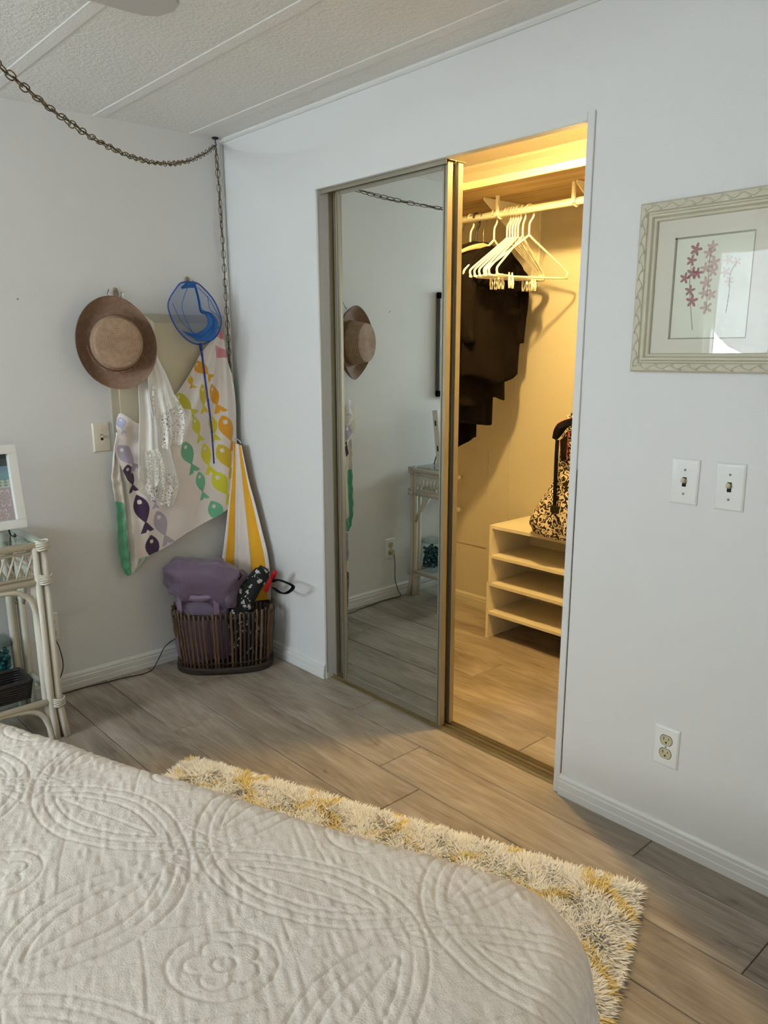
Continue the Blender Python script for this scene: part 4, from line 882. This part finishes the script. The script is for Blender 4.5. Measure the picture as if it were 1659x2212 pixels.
mesh('print_paper', np.stack([X.ravel(), np.full(X.size, -.0035), Z.ravel()], 1), gridf(NZ, NX), m_paper, pf, cols=col.reshape(-1, 3))
box('glass_pane', (ia0, -.0085, ib0), (ia1, -.0075, ib1), m_glassp, pf)

# ------------------------------------------------------------------ closet
LX, LY, LZ = 1.33, .19, 2.05
lamp = thing('closet_ceiling_bulb', 'bare warm bulb in a white porcelain holder on the closet ceiling behind the header', 'lamp', (LX, LY, HC))
MB().lathe([(.0001, 0), (.05, 0), (.05, .012), (.03, .022), (.026, .05), (.0001, .05)], 24, Matrix.Translation((LX, LY, HC)) @ Matrix.Diagonal((1, 1, -1, 1))).out('lamp_holder', m_plate, lamp, angle=40)
m_bulb = bpy.data.materials.new('lit_bulb'); m_bulb.use_nodes = True; bb_ = m_bulb.node_tree.nodes['Principled BSDF']
bb_.inputs['Emission Color'].default_value = (1, .67, .245, 1); bb_.inputs['Emission Strength'].default_value = 2450
MB().sph((LX, LY, LZ+.02), .030, 20, 14, (1, 1, 1.25)).out('bulb', m_bulb, lamp, smooth=True)
sh = thing('closet_shelf', 'wide pine board shelf across the closet above the rod', 'shelf', (.8, .9, 1.935))
box('shelf_board', (.012, .615, 1.937), (CX1, YB, 1.955), m_board, sh)
box('shelf_edge', (.012, .600, 1.934), (CX1, .615, 1.960), m_board, sh, .002)
rod = thing('closet_rod', 'white closet rod with clip supports below the shelf', 'rod', (.8, .82, 1.865))
tube('rod_tube', [(.012, .82, 1.868), (CX1, .82, 1.868)], .0145, m_white_pl, rod, 20)
for x in (.115, .80, 1.165, 1.80):
    px = x
    MB().tube([Vector((px, .82+math.cos(a)*.018, 1.868+math.sin(a)*.018)) for a in np.linspace(-PI*1.15, PI*.15, 16)], .0035, 6).box((px-.008, .798, 1.868), (px+.008, .803, 1.895)).out('rod_clip', m_white_pl, rod, smooth=False)
    MB().box((px-.006, .795, 1.86), (px+.006, .806, 1.936)).out('rod_support', m_white_pl, rod)
def bracket(x, label):
    t = thing('shelf_bracket', label, 'bracket', (x, YB, 1.7)); box('wall_upright', (x-.009, YB-.006, 1.60), (x+.009, YB, 1.934), m_white_pl, t)
    v, f = prism([(YB-.006, 1.934), (.78, 1.934), (.78, 1.925), (YB-.02, 1.70), (YB-.006, 1.70)], 'x', x-.003, x+.003); mesh('bracket_arm', v, f, m_white_pl, t)
bracket(.745, 'white triangular shelf bracket behind the white hangers'); bracket(1.19, 'white triangular shelf bracket at the right end of the visible rod')
# cupboard hatch low on the closet back wall
hc_ = thing('wall_hatch', 'painted closet hatch with two round knobs low on the back wall', 'hatch', (.2, YB, .3))
box('hatch_board', (.02, YB-.004, .33), (.49, YB, .835), m_wall2, hc_, .0015)
for z in (.51, .68): MB().lathe([(.0001, .028), (.008, .027), (.0125, .020), (.011, .013), (.005, .009), (.006, 0)], 20, frame_of('r', .315, z, -(YB-.004)) @ Matrix.Rotation(-PI/2, 4, 'X')).out('knob', m_white_pl, hc_, smooth=True)
# shoe shelves
def stack(name, x0, x1, z0, label):
    t = thing(name, label, 'shelf unit', ((x0+x1)/2, .99, z0), 'stacked closet shoe shelves'); y0, y1, h = .852, 1.146, .272; th = .014
    for x in (x0, x1-th): box('side_panel', (x, y0, z0), (x+th, y1, z0+h), m_melamine, t, .0008)
    box('shelf', (x0+th, y0, z0+.118), (x1-th, y1, z0+.118+th), m_melamine, t, .0008)
    box('top_panel', (x0+th, y0, z0+h-th-.001), (x1-th, y1, z0+h), m_melamine, t, .0008)
    box('back_panel', (x0+th, y1-.004, z0+.12), (x1-th, y1, z0+h-th), m_melamine, t)
stack('shoe_shelf', .755, 1.372, 0, 'lower cream shoe shelf unit standing on the closet floor')
stack('shoe_shelf', .764, 1.366, .273, 'upper cream shoe shelf unit under the damask bag')
# hangers: plane perpendicular to the rod
RY, RZ = .82, 1.868
def hang_tube(w=.205, drop=.150, hz=-.105, bar=True, notch=False):
    p = [(.0, hz+.02)]+[(0, hz+.03), (0, -.055), (.012, -.040), (.020, -.022)]
    hook = [(0, hz), (0, -.06), (.006, -.045), (.018, -.028), (.020, -.008), (.014, .010), (.0, .0175), (-.014, .012), (-.0195, -.002)]
    body = [(0, hz), (-.02, hz-.012), (-w*.5, hz-.065), (-w+.02, hz-.118), (-w, hz-.135), (-w+.004, hz-.152), (-w+.03, hz-.158)]
    return hook, body, hz
def hanger(x, ang, label, clips=False, m=m_white_pl, r=.0044, group=None, hz=-.100, w=.200):
    t = thing('clothes_hanger', label, 'hanger', (x, RY, RZ), group)
    hook, body, hz = hang_tube(w=w, hz=hz)
    T = Matrix.Translation((x, RY, RZ)) @ Matrix.Rotation(ang, 4, 'Z')
    tube('hanger_hook', [T @ Vector((0, a, b_)) for a, b_ in smooth_pts(hook, 4)], r*.9, m, t, 8)
    full = [(a, b_) for a, b_ in body]; rt_ = [(-a, b_) for a, b_ in reversed(body)]
    loop = smooth_pts(full+rt_[:-1], 3, True); tube('hanger_frame', [T @ Vector((0, a, b_)) for a, b_ in loop], r, m, t, 8, closed=True)
    if clips:
        for s in (-1, 1):
            for o_ in (.085, .11):
                y = s*o_; mb = MB().tube([T @ Vector((.004, y, hz-.145)), T @ Vector((.008, y-.007, hz-.185)), T @ Vector((.008, y-.004, hz-.205)), T @ Vector((.008, y+.004, hz-.205)), T @ Vector((.008, y+.007, hz-.185)), T @ Vector((.004, y, hz-.145))], .0030, 6)
                mb.out('hanger_clip', m, t, smooth=True)
    return t
hx = [.838, .852, .866, .880, .894]
names = ['leftmost', 'second', 'third', 'fourth', 'fifth']
for i, x in enumerate(hx):
    hanger(x, math.radians(-6+i*3), 'empty white tubular hanger, %s from the left in the tight row of five' % names[i], clips=i in (1, 3), group='empty white hangers on the closet rod')
hanger(.918, math.radians(10), 'empty white tubular hanger hanging just right of the tight row of five', clips=True, group='empty white hangers on the closet rod')
hanger(.950, math.radians(-16), 'rightmost empty white hanger, turned askew on the closet rod', group='empty white hangers on the closet rod', clips=False)
hanger(.770, math.radians(4), 'white hanger carrying the black brown jacket', group=None)
hanger(.640, 0, 'white hanger between dark clothes near the sliding door')
hanger(.672, 0, 'black hanger holding the dark olive shirt', m=m_black, r=.0045)
def wood_hanger(x, label):
    t = thing('wooden_hanger', label, 'hanger', (x, RY, RZ)); hook, _, hz = hang_tube(); tube('hanger_hook', [(x, RY+a, RZ+b_) for a, b_ in smooth_pts(hook, 4)], .0017, m_steel, t, 8)
    rings = []
    for s in np.linspace(-1, 1, 25):
        y = s*.195; z = hz-.012-.055*abs(s)**1.6; h = .013*(1-.55*abs(s)); rings.append([Vector((x+.006*math.cos(a), RY+y, RZ+z+h*math.sin(a))) for a in np.linspace(0, 2*PI, 10, endpoint=False)])
    loft('hanger_arm', rings, m_wood, t)
wood_hanger(.712, 'pale wooden hanger with a steel hook among the dark clothes'); wood_hanger(.585, 'wooden hanger with a steel hook nearest the sliding door')
def garment(name, label, cat, x, m, top, bot, hw, th, seed, sl=True, bw=0):
    t = thing(name, label, cat, (x, RY, RZ)); rings = []; n = 56; lv = np.linspace(0, 1, 44)
    for u in lv:
        z = top+(bot-top)*u; sh_ = min(1, (u/.16))**.55; wy = hw*(.28+.72*sh_)*(1+bw*u); tx = th*(.35+.65*min(1, u*4)); cyy = RY+.01*math.sin(u*4+seed)
        rg_ = []
        for j in range(n):
            a = 2*PI*j/n; y = wy*math.copysign(abs(math.cos(a))**.85, math.cos(a)); xx = tx*math.sin(a)+.006*min(1, u*3)*math.sin(y*34+seed+u*2)+.003*math.sin(y*75+seed*2-u*3)
            rg_.append(Vector((x+xx, cyy+y, z-.02*u*math.sin(y*18+seed)+(.0 if u < .99 else .0))))
        rings.append(rg_)
    loft('garment_body', rings, m, t)
    if sl:
        for s in (-1, 1):
            rings = []
            for u in np.linspace(0, 1, 16):
                tp_ = min(1, .15+u*5); c = Vector((x+.012*tp_+.008*math.sin(u*5+seed), RY+s*(hw*(.62+.26*tp_)+.012*math.sin(u*PI)), top-.055-u*(top-bot)*.62)); ra, rb = .048*(1-.25*u)*tp_, .030*tp_
                rings.append([c+Vector((rb*math.sin(a)*(1+.15*math.sin(3*a+u*8)), ra*math.cos(a)*.8, .0)) for a in np.linspace(0, 2*PI, 18, endpoint=False)])
            rings.append([r0.lerp(c+Vector((0, 0, -.004)), .6) for r0 in rings[-1]]); loft('sleeve', rings, m, t)
garment('dark_jacket', 'black brown jacket at the right end of the hanging dark clothes', 'jacket', .775, m_cloth1, RZ-.125, 1.20, .185, .030, 1)
garment('dark_shirt', 'dark olive shirt hanging left of the black brown jacket', 'shirt', .695, m_cloth2, RZ-.10, 1.10, .195, .032, 3)
garment('dark_coat', 'long black coat hanging behind the dark olive shirt', 'coat', .615, m_blackcloth, RZ-.105, 1.0, .19, .034, 5)
garment('brown_dress', 'long dark brown dress hanging closest to the sliding door', 'dress', .54, m_cloth1, RZ-.105, .90, .185, .034, 8, sl=False)
# damask bag on the shoe shelf
db = thing('damask_duffel', 'black and cream damask bag with red piping slumped on the shoe shelves', 'bag', (1.12, .93, .545))
def rot3(z, y=0): return Matrix.Rotation(z, 3, 'Z') @ Matrix.Rotation(y, 3, 'Y')
prf_ = [(.546, 1.125, .085), (.560, 1.118, .125), (.600, 1.112, .142), (.66, 1.122, .132), (.72, 1.142, .105), (.79, 1.165, .086), (.87, 1.178, .076), (.96, 1.184, .072), (1.03, 1.186, .068), (1.065, 1.188, .056), (1.082, 1.188, .03)]
zz_ = np.linspace(0, len(prf_)-1, 44); rings = []
for q in zz_:
    z, cx_, hw_ = [float(np.interp(q, range(len(prf_)), [p[i] for p in prf_])) for i in range(3)]
    dp = .075+.2*max(0, hw_-.075); rr_ = []
    for a in np.linspace(0, 2*PI, 44, endpoint=False):
        p = Vector((hw_*math.copysign(abs(math.cos(a))**.8, math.cos(a)), dp*math.copysign(abs(math.sin(a))**.8, math.sin(a))*(hw_/.072 if hw_ < .06 else 1), 0)); p = Matrix.Rotation(.25, 3, 'Z') @ p
        p *= 1+.10*noise.noise(Vector((p.x*14, p.y*14, z*14))); rr_.append(Vector((cx_+p.x, .905+p.y, z+.012*noise.noise(Vector((p.x*12, p.y*12, z*8+5))))))
    rings.append(rr_)
loft('bag_body', rings, m_damask, db)
fp_ = [(1.209,0.8,1.059),(1.172,0.8,1.046),(1.144,0.8,1.031),(1.128,0.8,1.006),(1.122,0.8,0.9733),(1.142,0.8,0.9665),(1.162,0.8,0.9862),(1.182,0.8,1.014),(1.211,0.8,1.035)]
v = [Vector(p) for p in fp_]; c0 = sum(v, Vector())/len(v); mesh('strap_flap', v+[c0+Vector((0, -.012, 0))], [(i, (i+1) % 9, 9) for i in range(9)], m_blackcloth, db, solid=.006)
tube('red_piping', smooth_pts([v[0], v[1], v[2], v[3], v[4]], 5), .0026, m_red, db, 6)
for px_ in ((960, 1010),):
    q = [(1.157,0.803,0.9685),(1.166,0.803,0.8857)]; q2 = [(1.192,0.803,0.9906),(1.191,0.803,0.8882)]
    a, b_ = Vector(q[0]), Vector(q[1]); a2, b2 = Vector(q2[0]), Vector(q2[1]); mesh('pocket_panel', [a, b_, b2, a2], [(0, 1, 2, 3)], m_blackcloth, db, solid=.004)
    tube('red_piping', [a, b_], .002, m_red, db, 6); tube('red_piping', smooth_pts([a2+Vector((.04, 0, .03)), a2+Vector((.012, 0, .008)), a2, b2], 5), .0022, m_red, db, 6)
sp_ = [(1.152,0.79,0.9691),(1.151,0.79,0.9003),(1.152,0.79,0.8011),(1.153,0.79,0.6901)]; v = [Vector(p)+Vector((s*.008, 0, 0)) for p in smooth_pts(sp_, 5) for s in (-1, 1)]
mesh('bag_strap', v, [(2*i, 2*i+1, 2*i+3, 2*i+2) for i in range(len(v)//2-1)], m_blackcloth, db, solid=.004)
bq = Vector(sp_[-1]); MB().box((bq.x-.018, bq.y-.006, bq.z-.022), (bq.x+.022, bq.y+.006, bq.z+.010), .003).out('buckle', m_black, db)

# ------------------------------------------------------------------ shag rug
bu2 = np.array([.932, .3624]); bv2 = np.array([.3624, -.932])
R0 = np.array([2.175, -.245]); RL, RWd = 1.41, .86
rg = thing('shag_rug', 'white shaggy rug with a yellow diamond lattice beside the bed', 'rug', (R0[0]-.6, R0[1]-.6, 0))
cn = [R0, R0-bu2*RL, R0-bu2*RL+bv2*RWd, R0+bv2*RWd]
v = [(c[0], c[1], z) for z in (.001, .010) for c in cn]; mesh('rug_backing', v, [(3, 2, 1, 0), (4, 5, 6, 7), (0, 1, 5, 4), (1, 2, 6, 5), (2, 3, 7, 6), (3, 0, 4, 7)], m_lin, rg)
NS = 130000; a = rng.random(NS)*RL; b_ = rng.random(NS)**1.15*RWd
cells = 38
cl1 = np.sin(a*41+3*np.sin(b_*23))+np.sin(b_*57+2*np.sin(a*31)); cl2 = np.cos(a*37-2*np.cos(b_*29))+np.sin(a*63+b_*44)
da = cl1*.5+rng.normal(size=NS)*.45; db_ = cl2*.5+rng.normal(size=NS)*.45
edge = .055; da += 1.8*np.clip(1-a/edge, 0, 1)*-1; da -= 0
da = np.where(a > RL-edge, da+1.8*(a-(RL-edge))/edge, da); db_ = np.where(b_ < edge, db_-1.5*(1-b_/edge), db_)
ln = rng.uniform(.022, .040, NS); dn_ = np.hypot(da, db_)+1e-6; lean = np.clip(.45+dn_*.45, .5, 1.3); hx_, hy_ = da/dn_, db_/dn_
# a measured from R0 along -u
P0 = R0[None]-bu2[None]*a[:, None]+bv2[None]*b_[:, None]; dirw = -bu2[None]*hx_[:, None]+bv2[None]*hy_[:, None]
side = np.stack([-dirw[:, 1], dirw[:, 0]], 1); tw = rng.uniform(-1, 1, NS); wv = rng.uniform(.0010, .0018, NS)
V = np.zeros((NS, 7, 3), np.float32); zz = [0, .45, .8, 1.0]
for k, t in enumerate((0, .4, .75, 1.0)):
    hor = ln*np.sin(lean)*t**1.35; ver = ln*np.cos(lean)*t*(1-.28*t)+.009
    c = P0+dirw*hor[:, None]; ww = wv*(1-.25*t)
    if k < 3:
        for s, e in ((-1, 0), (1, 1)):
            V[:, 2*k+e, :2] = c+side*(s*ww)[:, None]; V[:, 2*k+e, 2] = ver+s*ww*.6*tw
    else: V[:, 6, :2] = c; V[:, 6, 2] = ver
idx = np.arange(NS)[:, None]*7; F = np.concatenate([idx+np.array(q) for q in ([0, 1, 3], [0, 3, 2], [2, 3, 5], [2, 5, 4], [4, 5, 6])], 0)
# yellow lattice: wavy diamond lines
def tri(x): return np.abs(((x) % 1)-.5)*2
wob = .010*np.sin(a*33)+.008*np.sin(b_*47+a*20); p1 = (a/.27+(b_+wob)/.24) % 1; p2 = (a/.27-(b_+wob)/.24+.35) % 1
gap = np.sin(a*29+b_*17) > -.75
ye = (((np.abs(p1-.5) < .050) | (np.abs(p2-.5) < .050)) & gap)
cw = np.array(lin((255, 252, 244))[:3]); cy = np.array(lin((240, 216, 140))[:3]); cc = np.where(ye[:, None], cy, cw)*rng.uniform(.88, 1.02, (NS, 1))
m_shag = mat('shag_yarn', (240, 232, 218), .95, attr='Col', sheen=.25)
mesh('rug_pile', V.reshape(-1, 3), F, m_shag, rg, smooth=True, cols=np.repeat(cc, 7, 0), kind='stuff')

# ------------------------------------------------------------------ bed and quilt
bu2 = np.array([math.cos(.367), math.sin(.367)]); bv2 = np.array([bu2[1], -bu2[0]])
BZ = .639; C0 = np.array([2.560, -1.060]); BLn, BWd = 2.0, 1.50; rr0 = .13
def bw3(u, v, z): p = C0+bu2*u+bv2*v; return (p[0], p[1], z)
bd = thing('bed', 'bed with mattress under the white quilt in the foreground', 'bed', bw3(-1, .76, 0))
def bbox(nm, u0, u1, v0, v1, z0, z1, m, ch=0):
    T = Matrix(((bu2[0], bv2[0], 0, C0[0]), (bu2[1], bv2[1], 0, C0[1]), (0, 0, 1, 0), (0, 0, 0, 1))); MB().box((u0, v0, z0), (u1, v1, z1), ch, T).out(nm, m, bd)
bbox('mattress', -BLn+.02, -.055, .055, BWd-.055, .36, BZ-.045, m_base, .03); bbox('box_spring', -BLn+.02, -.06, .06, BWd-.06, .16, .36, m_base, .01)
for u in (-BLn+.1, -.14):
    for v_ in (.14, BWd-.14): bbox('leg', u-.025, u+.025, v_-.025, v_+.025, 0, .16, m_black)
au = np.r_[np.linspace(-BLn, -1.62, 24, endpoint=False), np.arange(-1.62, .24, .0023), np.linspace(.24, .36, 12)]
av = np.r_[np.linspace(-.36, -.16, 16, endpoint=False), np.arange(-.16, .94, .0023), np.linspace(.94, BWd+.36, 60)]
A, B = np.meshgrid(au, av, indexing='ij')
ia, ib0_, ib1_ = -rr0, rr0, BWd-rr0
ea_ = np.maximum(A-ia, 0); eb = np.where(B < ib0_, B-ib0_, np.where(B > ib1_, B-ib1_, 0)); Ld = np.hypot(ea_, eb); Lm = rr0+.30
Lc = np.minimum(Ld, Lm); nx_, ny_ = ea_/(Ld+1e-9), eb/(Ld+1e-9)
re = .050; flat = rr0-re; s_ = np.clip(Lc-flat, 0, None); th = np.minimum(s_/re, PI/2); rest = np.clip(s_-re*PI/2, 0, None)
hor = np.minimum(Lc, flat)+re*np.sin(th)+rest*.10; dz = re*(1-np.cos(th))+rest
Upos = np.minimum(A, ia)+nx_*hor; Vpos = np.clip(B, ib0_, ib1_)+ny_*hor; Zp = BZ-dz
# stitched relief ------------------------------------------------------
s0 = .32; wq = .010*np.sin(A*9+2*np.sin(B*7)); px2, py2 = A*.92+B*.10+wq, B+.009*np.sin(A*7+B*11)
def nearest(qx, qy, s, ox, oy): return (qx-ox+s/2) % s-s/2, (qy-oy+s/2) % s-s/2
def line(d, wd): return np.exp(-(d/wd)**2)
Hh = np.zeros_like(A); R_ = s0*.5*1.414*.98
mn = np.zeros_like(A)
for ox in (-1, 0, 1):
    for oy in (-1, 0, 1):
        cx_, cy_ = nearest(px2, py2, s0, 0, 0); d = np.hypot(cx_-ox*s0, cy_-oy*s0)
        if abs(ox)+abs(oy) == 2 and False: continue
        for r_ in (R_, R_-.017): mn = np.maximum(mn, line(d-r_, .0020)*(1 if r_ == R_ else .8))
# leaves inside petals (between adjacent lattice points) and flowers at centres
for (ox, oy, hor_) in ((s0/2, 0, False), (0, s0/2, True)):
    cx_, cy_ = nearest(px2, py2, s0, ox, oy); l_, w_ = (cy_, cx_) if not hor_ else (cx_, cy_)
    t = np.clip(np.abs(l_)/.105, 0, 1); mn = np.maximum(mn, line(np.abs(w_)-.030*(1-t**2), .0019)*(np.abs(l_) < .105)); mn = np.maximum(mn, .8*line(w_, .0018)*(np.abs(l_) < .105))
for (ox, oy) in ((0, 0), (s0/2, s0/2)):
    cx_, cy_ = nearest(px2, py2, s0, ox, oy); d = np.hypot(cx_, cy_); an = np.arctan2(cy_, cx_)
    if ox == 0:
        fr_ = .040*(.55+.45*np.abs(np.cos(2.5*an))**.5); mn = np.maximum(mn, line(d-fr_, .0019)*(d < .06)); mn = np.maximum(mn, line(d-.012, .0018)); mn = np.maximum(mn, line(d-.056, .0019))
        sq = np.abs(cx_)+np.abs(cy_); mn = np.maximum(mn, .7*line(sq-.105, .0019))
    else:
        mn = np.maximum(mn, line(d-.022, .0019)); sq = np.maximum(np.abs(cx_), np.abs(cy_)); mn = np.maximum(mn, .7*line(sq-.036, .0018))
# fine channel quilting and puckers
ch_ = np.abs(np.sin((px2+py2)*PI/.026)); ch2 = np.abs(np.sin((px2-py2)*PI/.045)); mn = np.maximum(mn, .30*np.exp(-(ch_/.13)**2)); mn = np.maximum(mn, .16*np.exp(-(ch2/.08)**2))
def vn(qx, qy, f, seed):
    r = np.random.default_rng(seed).random((256, 256)); x = qx*f; y = qy*f; xi = np.floor(x).astype(int); yi = np.floor(y).astype(int); fx_, fy_ = x-xi, y-yi; fx_ = fx_*fx_*(3-2*fx_); fy_ = fy_*fy_*(3-2*fy_)
    g_ = lambda i, j: r[i % 256, j % 256]; return (g_(xi, yi)*(1-fx_)+g_(xi+1, yi)*fx_)*(1-fy_)+(g_(xi, yi+1)*(1-fx_)+g_(xi+1, yi+1)*fx_)*fy_
Hh = -.0021*mn+.0018*vn((A+B)*.45, (A-B)*1.5, 78, 1)*(.5+vn(A, B, 9, 7))+.0009*vn(A, B, 150, 2)+.010*vn(A, B, 5, 3)+.004*vn(A, B, 13, 4)
Hh = Hh+np.clip(rest/.1, 0, 1)*.010*np.sin((A*nx_*0+np.where(np.abs(nx_) > .7, B, A))*26)
px3 = C0[0]+bu2[0]*Upos+bv2[0]*Vpos; py3 = C0[1]+bu2[1]*Upos+bv2[1]*Vpos
PP = np.stack([px3, py3, Zp], -1); gu = np.gradient(PP, axis=0); gv = np.gradient(PP, axis=1); nn = np.cross(gu, gv); nn /= (np.linalg.norm(nn, axis=-1, keepdims=True)+1e-12)
nn = np.where(nn[..., 2:3].mean() < 0, -nn, nn)
PP = PP+nn*Hh[..., None]; F = gridf(len(au), len(av)); cl_ = (Ld > Lm).ravel(); F = F[~(cl_[F].all(1))]
m_quilt = mat('white_cotton_quilt', (222, 211, 198), .92, bump=(420, .3, 3), sheen=.15)
q = mesh('quilt', PP.reshape(-1, 3), F, m_quilt, None, smooth=True, label='white stitched cotton quilt with ring and petal quilting spread over the bed', cat='quilt')
